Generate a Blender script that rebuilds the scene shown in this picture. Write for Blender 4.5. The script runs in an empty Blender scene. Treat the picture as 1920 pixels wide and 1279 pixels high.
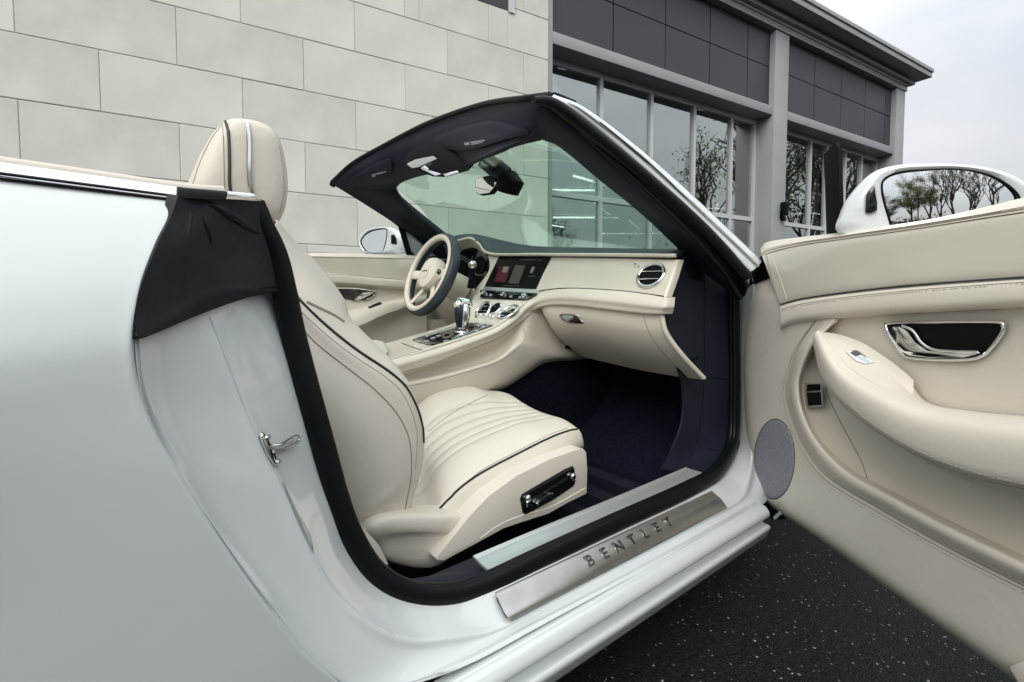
import bpy, bmesh, math, random
from math import radians, sin, cos, tan, atan, pi
from mathutils import Vector, Matrix
from mathutils.bvhtree import BVHTree
random.seed(7)
sc = bpy.context.scene
COL = sc.collection
V = Vector
# ------------------------------------------------------------------ camera
F, CX, CY = 900.0, 960.0, 596.0            # focal length and principal point in 1920-wide pixels
PITCH, HEAD = atan(41/900), radians(50.7)
CAM = V((0, 0, .88))
F0 = V((cos(HEAD), sin(HEAD), 0)); RT = V((sin(HEAD), -cos(HEAD), 0)); ZU = V((0, 0, 1))
FW = F0*cos(PITCH) - ZU*sin(PITCH); UP = ZU*cos(PITCH) + F0*sin(PITCH)
cam = bpy.data.cameras.new('camera'); camo = bpy.data.objects.new('camera', cam); COL.objects.link(camo)
m = Matrix.Identity(4)
for i, ax in enumerate((RT, UP, -FW)):
    for j in range(3): m[j][i] = ax[j]
m.translation = CAM
camo.matrix_world = m
cam.sensor_width = 36; cam.sensor_fit = 'HORIZONTAL'; cam.lens = 36*F/1920; cam.shift_y = -43.5/1920
cam.clip_start = .02; cam.clip_end = 600
sc.camera = camo
# ------------------------------------------------------------------ sky, sun, exposure
SUN_EL, SUN_AZ = radians(40), radians(-148)
w = bpy.data.worlds.new('World'); sc.world = w; w.use_nodes = True
nt = w.node_tree; nt.nodes.clear()
def N(nt, t, **k):
    n = nt.nodes.new(t)
    for a, b in k.items(): setattr(n, a, b)
    return n
L = nt.links.new
out = N(nt, 'ShaderNodeOutputWorld')
sky = N(nt, 'ShaderNodeTexSky', sky_type='NISHITA', sun_disc=False, sun_elevation=SUN_EL, sun_rotation=radians(90)-SUN_AZ)
bg1 = N(nt, 'ShaderNodeBackground'); bg1.inputs[1].default_value = .1
L(sky.outputs[0], bg1.inputs[0])
tc = N(nt, 'ShaderNodeTexCoord'); sep = N(nt, 'ShaderNodeSeparateXYZ'); L(tc.outputs['Generated'], sep.inputs[0])
mp = N(nt, 'ShaderNodeMapping'); mp.inputs['Scale'].default_value = (1, 1, 2.2); L(tc.outputs['Generated'], mp.inputs[0])
nz = N(nt, 'ShaderNodeTexNoise'); nz.inputs['Scale'].default_value = 2.2; nz.inputs['Detail'].default_value = 5; nz.inputs['Roughness'].default_value = .5
L(mp.outputs[0], nz.inputs['Vector'])
cr = N(nt, 'ShaderNodeValToRGB'); L(nz.outputs[0], cr.inputs[0])
cr.color_ramp.elements[0].position = .3; cr.color_ramp.elements[0].color = (.60, .635, .675, 1)
cr.color_ramp.elements[1].position = .7; cr.color_ramp.elements[1].color = (.84, .855, .87, 1)
el = N(nt, 'ShaderNodeMapRange'); L(sep.outputs[2], el.inputs[0])   # overcast dome: brighter towards the zenith all round
el.inputs[1].default_value = 0; el.inputs[2].default_value = 1; el.inputs[3].default_value = .45; el.inputs[4].default_value = 1.75
bg2 = N(nt, 'ShaderNodeBackground'); L(cr.outputs[0], bg2.inputs[0]); L(el.outputs[0], bg2.inputs[1])
mx = N(nt, 'ShaderNodeMixShader'); mx.inputs[0].default_value = .92
L(bg1.outputs[0], mx.inputs[1]); L(bg2.outputs[0], mx.inputs[2]); L(mx.outputs[0], out.inputs[0])
sl = bpy.data.lights.new('sun', 'SUN'); sl.energy = 1.45; sl.angle = radians(40); sl.color = (1, .97, .92)
so = bpy.data.objects.new('sun', sl); COL.objects.link(so)
SD = V((cos(SUN_EL)*cos(SUN_AZ), cos(SUN_EL)*sin(SUN_AZ), sin(SUN_EL)))
so.rotation_euler = SD.to_track_quat('Z', 'Y').to_euler(); so.location = (0, 0, 20)
sc.view_settings.view_transform = 'Standard'; sc.view_settings.look = 'None'
sc.view_settings.exposure = 0.50; sc.view_settings.gamma = 1; sc.view_settings.use_curve_mapping = False
sc.render.engine = 'CYCLES'
sc.cycles.max_bounces = 10; sc.cycles.transparent_max_bounces = 16; sc.cycles.caustics_reflective = False

# ------------------------------------------------------------------ materials
MATS = {}
def mat(name, col, rough=.5, metal=0, coat=0, coat_rough=.03, noise=None, bump=None, spec=.5, sheen=0, emit=None, wave=None):
    m = bpy.data.materials.new(name); m.use_nodes = True; t = m.node_tree; l = t.links.new
    b = t.nodes['Principled BSDF']
    b.inputs['Base Color'].default_value = (*col, 1); b.inputs['Roughness'].default_value = rough
    b.inputs['Metallic'].default_value = metal; b.inputs['Coat Weight'].default_value = coat
    b.inputs['Coat Roughness'].default_value = coat_rough; b.inputs['Specular IOR Level'].default_value = spec
    b.inputs['Sheen Weight'].default_value = sheen
    if emit: b.inputs['Emission Color'].default_value = (*emit[0], 1); b.inputs['Emission Strength'].default_value = emit[1]
    tc = N(t, 'ShaderNodeTexCoord')
    if noise:     # (scale, amount, detail)
        n = N(t, 'ShaderNodeTexNoise'); n.inputs['Scale'].default_value = noise[0]; n.inputs['Detail'].default_value = noise[2] if len(noise) > 2 else 4
        l(tc.outputs['Object'], n.inputs['Vector'])
        r = N(t, 'ShaderNodeMapRange'); l(n.outputs[0], r.inputs[0]); r.inputs[1].default_value = .3; r.inputs[2].default_value = .7
        r.inputs[3].default_value = 1-noise[1]; r.inputs[4].default_value = 1+noise[1]
        h = N(t, 'ShaderNodeMix', data_type='RGBA', blend_type='MULTIPLY'); h.inputs[0].default_value = 1
        h.inputs[6].default_value = (*col, 1); l(r.outputs[0], h.inputs[7]); l(h.outputs[2], b.inputs['Base Color'])
    if bump:      # (scale, strength, distance)
        n = N(t, 'ShaderNodeTexNoise'); n.inputs['Scale'].default_value = bump[0]; n.inputs['Detail'].default_value = 5
        l(tc.outputs['Object'], n.inputs['Vector'])
        bn = N(t, 'ShaderNodeBump'); bn.inputs['Strength'].default_value = bump[1]; bn.inputs['Distance'].default_value = bump[2] if len(bump) > 2 else .001
        l(n.outputs[0], bn.inputs['Height']); l(bn.outputs[0], b.inputs['Normal'])
    MATS[name] = m
    return m
PAINT = mat('white_paint', (.65, .692, .688), .22, .1, 1, .04, bump=(9, .05, .01))
JAMB = mat('white_jamb_paint', (.62, .655, .655), .28, 0, 1, .06, bump=(14, .05, .004))
CREAM = mat('cream_leather', (.655, .612, .52), .48, 0, noise=(6, .035), bump=(75, .30, .0022), spec=.4)
CREAM2 = mat('cream_leather_light', (.665, .622, .53), .44, 0, noise=(5, .03), bump=(75, .28, .0022), spec=.42)
VENEER = mat('cream_lacquer', (.655, .615, .52), .3, 0, .6, .08, noise=(3, .03))
THREAD = mat('cream_thread', (.46, .43, .36), .7)
STITCH = mat('cream_seam', (.27, .235, .18), .8)
PIPE = mat('navy_piping', (.012, .014, .022), .5)
NAVY = mat('navy_leather', (.0095, .0125, .024), .55, 0, noise=(8, .1), bump=(350, .25, .0006), spec=.3)
NAVYPAD = mat('navy_dash_leather', (.022, .032, .045), .48, 0, noise=(8, .1), bump=(350, .25, .0006), spec=.5)
CARPET = mat('navy_carpet', (.0065, .0085, .0175), .95, 0, noise=(90, .4, 3), bump=(600, .9, .004), spec=.1)
MAT2 = mat('mat_pile', (.020, .023, .034), .95, 0, noise=(120, .4, 3), bump=(600, .9, .004), spec=.1)
RUBBER = mat('black_rubber', (.0035, .0038, .0045), .42, 0, noise=(14, .2), bump=(60, .06, .002), spec=.22)
FABRIC = mat('black_hood_fabric', (.0075, .009, .0115), .5, 0, noise=(10, .2), bump=(14, .35, .012), spec=.35)
BLACK = mat('gloss_black', (.006, .006, .008), .1, 0, .5, .05)
BLACKM = mat('matt_black', (.004, .004, .005), .6, spec=.12)
SCREEN = mat('screen_black', (.003, .003, .004), .3, spec=.12)
CHROME = mat('chrome', (.78, .79, .80), .08, 1)
BRUSH = mat('brushed_steel', (.53, .52, .505), .32, 1, noise=(30, .08), bump=(180, .08, .0008))
LETTER = mat('etched_letter_steel', (.22, .215, .21), .25, 1)
ALU = mat('satin_aluminium_paint', (.50, .54, .54), .3, .6, .5, .1)
SPEAKER = mat('grey_speaker_cloth', (.245, .25, .285), .8, 0, noise=(300, .35, 2), bump=(500, .5, .001))
ICON_W = mat('screen_white', (.02, .02, .02), .3, emit=((.8, .75, .7), .12))
ICON_R = mat('screen_red', (.02, .005, .008), .3, emit=((.5, .03, .07), .055))
ICON_G = mat('screen_map', (.02, .02, .02), .3, emit=((.45, .42, .34), .06))
MIRROR = mat('mirror_silver', (.86, .88, .88), .01, 1)
STONE = mat('cast_stone', (.70, .70, .625), .8, 0, noise=(1.3, .085, 9), bump=(60, .25, .004), spec=.3)
STONE2 = mat('cast_stone_cool', (.665, .67, .605), .8, 0, noise=(2.3, .09, 9), bump=(60, .25, .004), spec=.3)
MORTAR = mat('grey_mortar', (.58, .57, .51), .9, 0, noise=(20, .15))
PANEL = mat('dark_grey_panel', (.050, .056, .066), .42, .35, noise=(.8, .05))
PANELJ = mat('panel_joint', (.008, .008, .009), .8)
FRAME = mat('grey_render', (.36, .375, .37), .55, 0, noise=(2, .05), bump=(90, .1, .002))
FRAME2 = mat('grey_metal_trim', (.33, .345, .345), .45, .2, noise=(2, .04))
MULL = mat('silver_mullion', (.60, .62, .62), .4, .1)
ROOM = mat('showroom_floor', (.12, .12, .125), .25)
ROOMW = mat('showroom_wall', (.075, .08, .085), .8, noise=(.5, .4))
STRIP = mat('strip_light', (.8, .8, .8), .4, emit=((1, .97, .92), 5))
BARK = mat('bark', (.065, .058, .048), .9, noise=(6, .3))
LEAF = mat('spring_leaf', (.15, .175, .05), .7, noise=(3, .4))
HEDGE = mat('hedge_leaf', (.035, .05, .02), .8, noise=(3, .4))
def glass(name, tint, refl, rough=0.0):
    m = bpy.data.materials.new(name); m.use_nodes = True; t = m.node_tree; t.nodes.clear(); l = t.links.new
    o = N(t, 'ShaderNodeOutputMaterial'); tr = N(t, 'ShaderNodeBsdfTransparent'); tr.inputs[0].default_value = (*tint, 1)
    g = N(t, 'ShaderNodeBsdfGlossy'); g.inputs['Roughness'].default_value = rough; g.inputs[0].default_value = (.95, 1, .98, 1)
    fr = N(t, 'ShaderNodeFresnel'); fr.inputs[0].default_value = 1.5
    r = N(t, 'ShaderNodeMapRange'); l(fr.outputs[0], r.inputs[0]); r.inputs[3].default_value = refl[0]; r.inputs[4].default_value = refl[1]
    x = N(t, 'ShaderNodeMixShader'); l(r.outputs[0], x.inputs[0]); l(tr.outputs[0], x.inputs[1]); l(g.outputs[0], x.inputs[2]); l(x.outputs[0], o.inputs[0])
    return m
SCREENGLASS = glass('green_tinted_glass', (.84, .955, .895), (-.025, .30))
WINGLASS = glass('showroom_glass', (.62, .66, .65), (.36, .95))
def asphalt():
    m = mat('wet_asphalt', (.012, .0125, .014), .6, spec=.2); t = m.node_tree; l = t.links.new; b = t.nodes['Principled BSDF']
    tc = N(t, 'ShaderNodeTexCoord')
    v = N(t, 'ShaderNodeTexVoronoi'); v.inputs['Scale'].default_value = 210; l(tc.outputs['Object'], v.inputs['Vector'])
    n = N(t, 'ShaderNodeTexNoise'); n.inputs['Scale'].default_value = 3; n.inputs['Detail'].default_value = 6; l(tc.outputs['Object'], n.inputs['Vector'])
    r = N(t, 'ShaderNodeValToRGB'); sepc = N(t, 'ShaderNodeSeparateColor'); l(v.outputs['Color'], sepc.inputs[0]); l(sepc.outputs[0], r.inputs[0])
    e = r.color_ramp.elements; e[0].position = .0; e[0].color = (.0015, .0016, .0020, 1); e[1].position = .90; e[1].color = (.015, .0155, .0175, 1)
    q = r.color_ramp.elements.new(.985); q.color = (.022, .022, .023, 1); q = r.color_ramp.elements.new(.9990); q.color = (.40, .39, .37, 1)
    x = N(t, 'ShaderNodeMix', data_type='RGBA', blend_type='MULTIPLY'); x.inputs[0].default_value = .5
    l(r.outputs[0], x.inputs[6]); l(n.outputs[0], x.inputs[7]); l(x.outputs[2], b.inputs['Base Color'])
    bn = N(t, 'ShaderNodeBump'); bn.inputs['Strength'].default_value = .9; bn.inputs['Distance'].default_value = .004
    l(v.outputs['Distance'], bn.inputs['Height']); bn.invert = True; l(bn.outputs[0], b.inputs['Normal'])
    return m
ASPHALT = asphalt()

# ------------------------------------------------------------------ pixel -> place helpers (each point gets a real plane)
def ray(x, y): return RT*((x-CX)/F) + UP*((CY-y)/F) + FW
def PY(x, y, v): r = ray(x, y); return CAM + r*(v/r.y)            # on the lengthwise plane Y = v
def PX(x, y, v): r = ray(x, y); return CAM + r*(v/r.x)            # on the crosswise plane X = v
def PZ(x, y, v): r = ray(x, y); return CAM + r*((v-CAM.z)/r.z)
AL = radians(54.1)
DD = V((-cos(AL), -sin(AL), 0)); DN = V((-sin(AL), cos(AL), 0)); HG = V((1.62, .70, 0))
def PD(x, y, e=0): r = ray(x, y); return CAM + r*((e-(CAM-HG).dot(DN))/r.dot(DN))   # on the open door's plane, e metres proud
WA = radians(8.8)
WD = V((cos(WA), -sin(WA), 0)); WN = V((sin(WA), cos(WA), 0)); WDIST = 6.1
def WP(s, z, d=0): return WD*s + WN*(WDIST+d) + ZU*z              # building frame: along the wall, height, depth
# ------------------------------------------------------------------ mesh helpers
GEO = {}
def tagk(o, k):
    o['kind'] = k; return o
def link(name, me, m, parent):
    o = bpy.data.objects.new(name, me); COL.objects.link(o)
    if m is not None and not me.materials: me.materials.append(m)
    if parent is not None:
        o.parent = parent
        root = parent
        while root.parent: root = root.parent
        if not (parent.parent): o.matrix_parent_inverse = Matrix.Translation(-parent.location)
    return o
def raw(name, vs, fs, m, parent=None, smooth=True, angle=40, bevel=None, recalc=True):
    me = bpy.data.meshes.new(name)
    me.from_pydata([tuple(v) for v in vs], [], fs)
    if recalc or bevel:
        bm = bmesh.new(); bm.from_mesh(me)
        bmesh.ops.remove_doubles(bm, verts=bm.verts, dist=1e-6)
        if recalc: bmesh.ops.recalc_face_normals(bm, faces=bm.faces)
        if bevel:
            bm.normal_update()
            ed = [e for e in bm.edges if len(e.link_faces) == 2 and e.calc_face_angle(0) > radians(35)]
            bmesh.ops.bevel(bm, geom=ed, offset=bevel, segments=2, profile=.6, affect='EDGES', clamp_overlap=True)
        bm.to_mesh(me); bm.free()
    if smooth:
        for p in me.polygons: p.use_smooth = True
        me.set_sharp_from_angle(angle=radians(angle))
    o = link(name, me, m, parent)
    GEO[o.name] = me
    return o
def crp(a, b, c, d, t):
    return a*(-.5*t+t*t-.5*t**3) + b*(1-2.5*t*t+1.5*t**3) + c*(.5*t+2*t*t-1.5*t**3) + d*(-.5*t*t+.5*t**3)
def spline(p, n, closed=False):
    k = len(p); o = []
    if k < 3 and not closed:
        return [p[0].lerp(p[1], i/n) for i in range(n+1)]
    for i in range(k if closed else k-1):
        if closed: a, b, c, d = p[(i-1) % k], p[i], p[(i+1) % k], p[(i+2) % k]
        else:
            b, c = p[i], p[i+1]
            a = p[i-1] if i > 0 else b*2-c
            d = p[i+2] if i+2 < k else c*2-b
        for j in range(n): o.append(crp(a, b, c, d, j/n))
    if not closed: o.append(p[-1].copy())
    return o
def grid(rows, nu=6, nv=4, lin_v=False):
    R = [spline(r, nu) for r in rows]
    cols = len(R[0]); out = []
    C = []
    for c in range(cols):
        col = [R[i][c] for i in range(len(R))]
        if lin_v:
            q = []
            for i in range(len(col)-1): q += [col[i].lerp(col[i+1], j/nv) for j in range(nv)]
            q.append(col[-1])
        else: q = spline(col, nv)
        C.append(q)
    return [[C[c][r] for c in range(cols)] for r in range(len(C[0]))]
def sheet(name, g, m, parent=None, thick=.006, side=None, angle=50, both=True):
    """a grid of points made into a panel of real thickness, its back away from the camera"""
    nr, nc = len(g), len(g[0])
    nor = [[None]*nc for _ in range(nr)]
    for i in range(nr):
        for j in range(nc):
            du = g[i][min(j+1, nc-1)]-g[i][max(j-1, 0)]; dv = g[min(i+1, nr-1)][j]-g[max(i-1, 0)][j]
            n = du.cross(dv)
            nor[i][j] = n.normalized() if n.length > 1e-12 else V((0, 0, 0))
    mid = g[nr//2][nc//2]; ref = (CAM if side is None else side)-mid
    s = 0
    for i in range(nr):
        for j in range(nc): s += nor[i][j].dot((CAM if side is None else side)-g[i][j])
    sg = 1 if s > 0 else -1
    vs = [g[i][j] for i in range(nr) for j in range(nc)] + [g[i][j]-nor[i][j]*sg*thick for i in range(nr) for j in range(nc)]
    fs = []; K = nr*nc
    for i in range(nr-1):
        for j in range(nc-1):
            a, b, c, d = i*nc+j, i*nc+j+1, (i+1)*nc+j+1, (i+1)*nc+j
            f = (a, b, c, d) if sg > 0 else (d, c, b, a)
            fs.append(f); fs.append(tuple(K+x for x in reversed(f)))
    def edge(lst):
        for a, b in zip(lst, lst[1:]):
            fs.append((a, b, K+b, K+a))
    edge([j for j in range(nc)]); edge([(nr-1)*nc+j for j in range(nc)])
    edge([i*nc for i in range(nr)]); edge([i*nc+nc-1 for i in range(nr)])
    return raw(name, vs, fs, m, parent, angle=angle)
def tube(name, pts, r, m, parent=None, seg=8, closed=False, caps=True, flat=1.0, up=None):
    vs, fs, n = tube_geo(pts, r, seg, closed, caps, flat, up)
    return raw(name, vs, fs, m, parent, angle=60)
def tube_geo(pts, r, seg=8, closed=False, caps=True, flat=1.0, up=None):
    k = len(pts); vs, fs = [], []
    prev = None
    for i in range(k):
        if closed: t = pts[(i+1) % k]-pts[i-1]
        else: t = pts[min(i+1, k-1)]-pts[max(i-1, 0)]
        t = t.normalized()
        if up is not None: n = up - t*up.dot(t)
        elif prev is None:
            n = t.orthogonal()
        else: n = prev - t*prev.dot(t)
        n = n.normalized(); b = t.cross(n); prev = n
        rr = r[i] if isinstance(r, (list, tuple)) else r
        for s in range(seg):
            a = 2*pi*s/seg
            vs.append(pts[i] + n*cos(a)*rr*flat + b*sin(a)*rr)
    for i in range(k if closed else k-1):
        for s in range(seg):
            a, b = i*seg+s, i*seg+(s+1) % seg
            c, d = ((i+1) % k)*seg+(s+1) % seg, ((i+1) % k)*seg+s
            fs.append((a, b, c, d))
    if caps and not closed:
        fs.append(tuple(range(seg-1, -1, -1))); fs.append(tuple((k-1)*seg+s for s in range(seg)))
    return vs, fs, k
def slab(name, pts, d, m, parent=None, bevel=None, smooth=True):
    """a closed outline (3D points) pushed along vector d"""
    k = len(pts)
    vs = list(pts)+[p+d for p in pts]
    fs = [tuple(range(k)), tuple(range(2*k-1, k-1, -1))]
    for i in range(k): fs.append((i, (i+1) % k, k+(i+1) % k, k+i))
    return raw(name, vs, fs, m, parent, smooth=smooth, angle=35, bevel=bevel)
def box_geo(o, ax, ay, az):
    vs = [o, o+ax, o+ax+ay, o+ay]; vs += [v+az for v in vs]
    return vs, [(0, 3, 2, 1), (4, 5, 6, 7), (0, 1, 5, 4), (1, 2, 6, 5), (2, 3, 7, 6), (3, 0, 4, 7)]
def box(name, o, ax, ay, az, m, parent=None, bevel=None):
    vs, fs = box_geo(V(o), V(ax), V(ay), V(az))
    return raw(name, vs, fs, m, parent, smooth=bool(bevel), bevel=bevel)
def join(parts):
    vs, fs = [], []
    for p in parts:
        k = len(vs); vs += list(p[0]); fs += [tuple(x+k for x in f) for f in p[1]]
    return vs, fs
def lathe_geo(c, ax, prof, seg=28, ref=None):
    ax = ax.normalized(); u = (ref - ax*ref.dot(ax)).normalized() if ref is not None else ax.orthogonal().normalized(); v = ax.cross(u)
    vs, fs = [], []
    for (r, h) in prof:
        for s in range(seg):
            a = 2*pi*s/seg; vs.append(c+ax*h+u*cos(a)*r+v*sin(a)*r)
    for i in range(len(prof)-1):
        for s in range(seg):
            fs.append((i*seg+s, i*seg+(s+1) % seg, (i+1)*seg+(s+1) % seg, (i+1)*seg+s))
    fs.append(tuple(range(seg-1, -1, -1))); fs.append(tuple((len(prof)-1)*seg+s for s in range(seg)))
    return vs, fs
def lathe(name, c, ax, prof, m, parent=None, seg=28):
    vs, fs = lathe_geo(c, ax, prof, seg)
    return raw(name, vs, fs, m, parent)
def bvh(objs):
    vs, fs = [], []
    for o in objs:
        me = o.data; k = len(vs)
        vs += [v.co.copy() for v in me.vertices]; fs += [tuple(i+k for i in p.vertices) for p in me.polygons]
    return BVHTree.FromPolygons(vs, fs)
def hit(t, x, y):
    r = ray(x, y).normalized()
    loc, n, i, d = t.ray_cast(CAM, r, 60)
    if loc is None: return None, None
    if n.dot(r) > 0: n = -n
    return loc, n
def seam(name, px, t, r, m, parent, off=.0005, n=6, seg=5, closed=False):
    p = spline([V((a, b, 0)) for a, b in px], n, closed)
    q = []
    for a in p:
        l, nn = hit(t, a.x, a.y)
        if l is not None: q.append(l+nn*off)
    if len(q) < 2: print('SEAM MISS', name); return None
    return tube(name, q, r, m, parent, seg=seg, closed=closed)
def stitching(px, t, m, parent, n=8, pitch=.0075, dash=.0052, r=.0007, off=.0007):
    p = spline([V((a[0], a[1], 0)) for a in px], n); q = []
    for a in p:
        l, nn = hit(t, a.x, a.y)
        if l is not None: q.append(l+nn*off)
    parts = []; d = 0; acc = 0
    for a, b in zip(q, q[1:]):
        ln = (b-a).length
        if ln < 1e-6 or ln > .2: continue
        while acc < ln:
            e = min(acc+dash, ln); parts.append(tube_geo([a.lerp(b, acc/ln), a.lerp(b, e/ln)], r, seg=4)[:2]); acc += pitch
        acc -= ln
    if not parts: print('STITCH MISS'); return
    vs, fs = join(parts)
    o = raw('stitching', vs, fs, m, parent, recalc=False); o['kind'] = 'stuff'; return o
def decal(name, px, t, thick, m, parent, base=.0, bevel=None, n=None, closed_spline=False, fit=True):
    """a plate standing on a built surface: outline found on it, flattened to its mean plane, real thickness"""
    if closed_spline: px = [(a.x, a.y) for a in spline([V((a, b, 0)) for a, b in px], n or 4, True)]
    P = []; nn = V((0, 0, 0))
    for a, b in px:
        l, k = hit(t, a, b)
        if l is None: print('DECAL MISS', name, a, b); return None
        P.append((a, b, l)); nn += k
    nn.normalize(); c = sum((p[2] for p in P), V((0, 0, 0)))/len(P)
    cx = sum(q[0] for q in P)/len(P); cy = sum(q[1] for q in P)/len(P)
    S = [q[2] for q in P]
    for f in (0, .35, .7):
        for a, b, l in P:
            h, _ = hit(t, cx+(a-cx)*f, cy+(b-cy)*f)
            if h is not None and (h-c).length < .25: S.append(h)
    hs = [(h-c).dot(nn) for h in S]; hi, lo = max(hs), min(hs)
    top = c+nn*(hi+base+thick); Q = []
    for a, b, l in P:
        r = ray(a, b); Q.append(CAM + r*((top-CAM).dot(nn)/r.dot(nn)))
    slab(name, Q, -nn*(hi-lo+base+thick+.0006), m, parent, bevel=bevel)
    return top, nn, Q
def skin(name, px, t, thick, m, parent, sp=4, rings=(0, .3, .6, .85, .96, 1.0), drop=.0006):
    """a thin raised pad that follows the surface it sits on"""
    if sp: px = [(a.x, a.y) for a in spline([V((a, b, 0)) for a, b in px], sp, True)]
    k = len(px); cx = sum(p[0] for p in px)/k; cy = sum(p[1] for p in px)/k
    vs, fs = [], []
    for f in rings:
        for a, b in (px if f else [(cx, cy)]):
            l, n = hit(t, cx+(a-cx)*f, cy+(b-cy)*f)
            if l is None: print('SKIN MISS', name, a, b); return None
            vs.append(l+n*(thick if f < .9 else (thick*.75 if f < 1 else -drop)))
    for j in range(k): fs.append((0, 1+j, 1+(j+1) % k))
    for i in range(len(rings)-2):
        for j in range(k):
            a = 1+i*k+j; b = 1+i*k+(j+1) % k; fs.append((a, a+k, b+k, b))
    return raw(name, vs, fs, m, parent, angle=60)
def thing(name, label, cat, loc=(0, 0, 0), group=None):
    o = bpy.data.objects.new(name, None); COL.objects.link(o); o.location = loc; o.empty_display_size = .2
    o['label'] = label; o['category'] = cat
    if group: o['group'] = group
    return o
def tag(o, label, cat, group=None):
    o['label'] = label; o['category'] = cat
    if group: o['group'] = group
    return o

# ================================================================== ground
gv = [(-250, -250, 0), (250, -250, 0), (250, 250, 0), (-250, 250, 0)]
tagk(raw('asphalt_ground', gv, [(0, 1, 2, 3)], ASPHALT, smooth=False, recalc=False), 'structure')

# ================================================================== showroom building
B = thing('showroom_building', 'large showroom with pale stone block wall, dark panels and tall glass front', 'building', WP(8, 0))
S0, S1 = -14.0, 4.23
def wbox(name, s0, s1, z0, z1, d0, d1, m, parent=B, bevel=None):
    return box(name, WP(s0, z0, d0), WD*(s1-s0), WN*(d1-d0), ZU*(z1-z0), m, parent, bevel)
wbox('backing_wall', S0, S1, 0, 7.6, .010, .5, MORTAR)
CH, Z00, BL = .588, 1.487-2*.588, 1.206
blockmesh = {}
def block(s0, s1, z0, z1):
    g = .009
    k = (round(s1-s0, 3), round(z1-z0, 3))
    if k not in blockmesh:
        h_ = .0055
        vs, fs = box_geo(WD*h_*.5+ZU*g*.5, WD*(s1-s0-h_), WN*.06, ZU*(z1-z0-g))
        me = bpy.data.meshes.new('stone_block'); me.from_pydata([tuple(v) for v in vs], [], fs)
        bm = bmesh.new(); bm.from_mesh(me); bmesh.ops.recalc_face_normals(bm, faces=bm.faces)
        bmesh.ops.bevel(bm, geom=list(bm.edges), offset=.004, segments=1, affect='EDGES'); bm.to_mesh(me); bm.free()
        me.materials.append(STONE)
        blockmesh[k] = me
    o = bpy.data.objects.new('stone_block', blockmesh[k]); COL.objects.link(o)
    o.parent = B; o.matrix_parent_inverse = Matrix.Translation(-B.location)
    o.location = WP(s0, z0, random.uniform(-.0015, .0015))
    if random.random() < .45:
        o.material_slots[0].link = 'OBJECT'; o.material_slots[0].material = STONE2
OPEN = (2.2, 3.53, 4.95)       # dark opening high in the wall
for r in range(-1, 12):
    z0 = Z00+r*CH; z1 = z0+CH
    if r == -1: z0 = 0.0
    off = -.403 if (r % 2 == 1) else -1.027
    s = off + BL*math.floor((S0-off)/BL) 
    while s < S1-.02:
        a, b = max(s, S0), min(s+BL, S1)
        if b-a > .05:
            if z1 > OPEN[2]+.02 and z0 >= OPEN[2]-.6 and b > OPEN[0] and a < OPEN[1] and z0 < OPEN[2]+1.8:
                if a < OPEN[0]-.1: block(a, OPEN[0], z0, z1)
                if b > OPEN[1]+.1: block(OPEN[1], b, z0, z1)
                if z0 < OPEN[2]-.1: block(max(a, OPEN[0]), min(b, OPEN[1]), z0, OPEN[2])
            else: block(a, b, z0, z1)
        s += BL
wbox('upper_window', OPEN[0]+.04, OPEN[1]-.004, OPEN[2]+.004, 6.6, .0, .009, BLACK)
wbox('window_trim', OPEN[1]+.002, OPEN[1]+.10, OPEN[2]-.02, 6.7, -.02, .009, MULL)
# --- facade frame
BAYS = [(4.32, 10.03), (10.53, 15.62)]
LED0, LED1 = 4.72, 4.90
wbox('corner_trim', 4.23, 4.32, 0, 6.9, .02, .6, FRAME2)
for (s0, s1) in ((10.03, 10.53), (15.62, 16.12)):
    wbox('pillar', s0, s1, 0, 6.478, 0, .62, FRAME, bevel=.01)
for (s0, s1) in BAYS:
    wbox('ledge', s0, s1, LED0, LED1, .03, .62, FRAME2, bevel=.006)
wbox('frieze', 4.232, 16.16, 6.48, 6.60, -.03, .6, FRAME2, bevel=.008)
wbox('cornice_moulding', 4.233, 16.18, 6.602, 6.66, -.05, .6, FRAME, bevel=.01)
wbox('cornice_moulding', 4.234, 16.36, 6.662, 6.74, -.13, .6, FRAME2, bevel=.015)
wbox('cornice', 4.235, 16.20, 6.742, 6.80, -.08, .6, FRAME)
wbox('roof_edge', 4.236, 16.58, 6.802, 6.93, -.42, .6, FRAME2, bevel=.008)
wbox('roof_edge', 4.237, 16.61, 6.932, 7.02, -.45, .6, FRAME, bevel=.006)
wbox('roof', 4.30, 16.2, 6.90, 7.0, .61, 9, PANELJ)
for bi, (s0, s1) in enumerate(BAYS):
    wbox('panel_backing', s0, s1, LED1, 6.478, .16, .22, PANELJ)
    cuts = [10.53, 11.78, 12.98, 14.17, 15.28, 15.62] if bi else [4.32, 5.62, 6.86, 8.08, 9.26, 10.03]
    for i in range(5):
        for (z0, z1) in ((LED1, 5.74), (5.74, 6.478)):
            g = .010
            wbox('cladding_panel', cuts[i]+g, cuts[i+1]-g, z0+g, z1-g, .12+random.uniform(-.003, .003), .165, PANEL)
GD = .44
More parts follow.
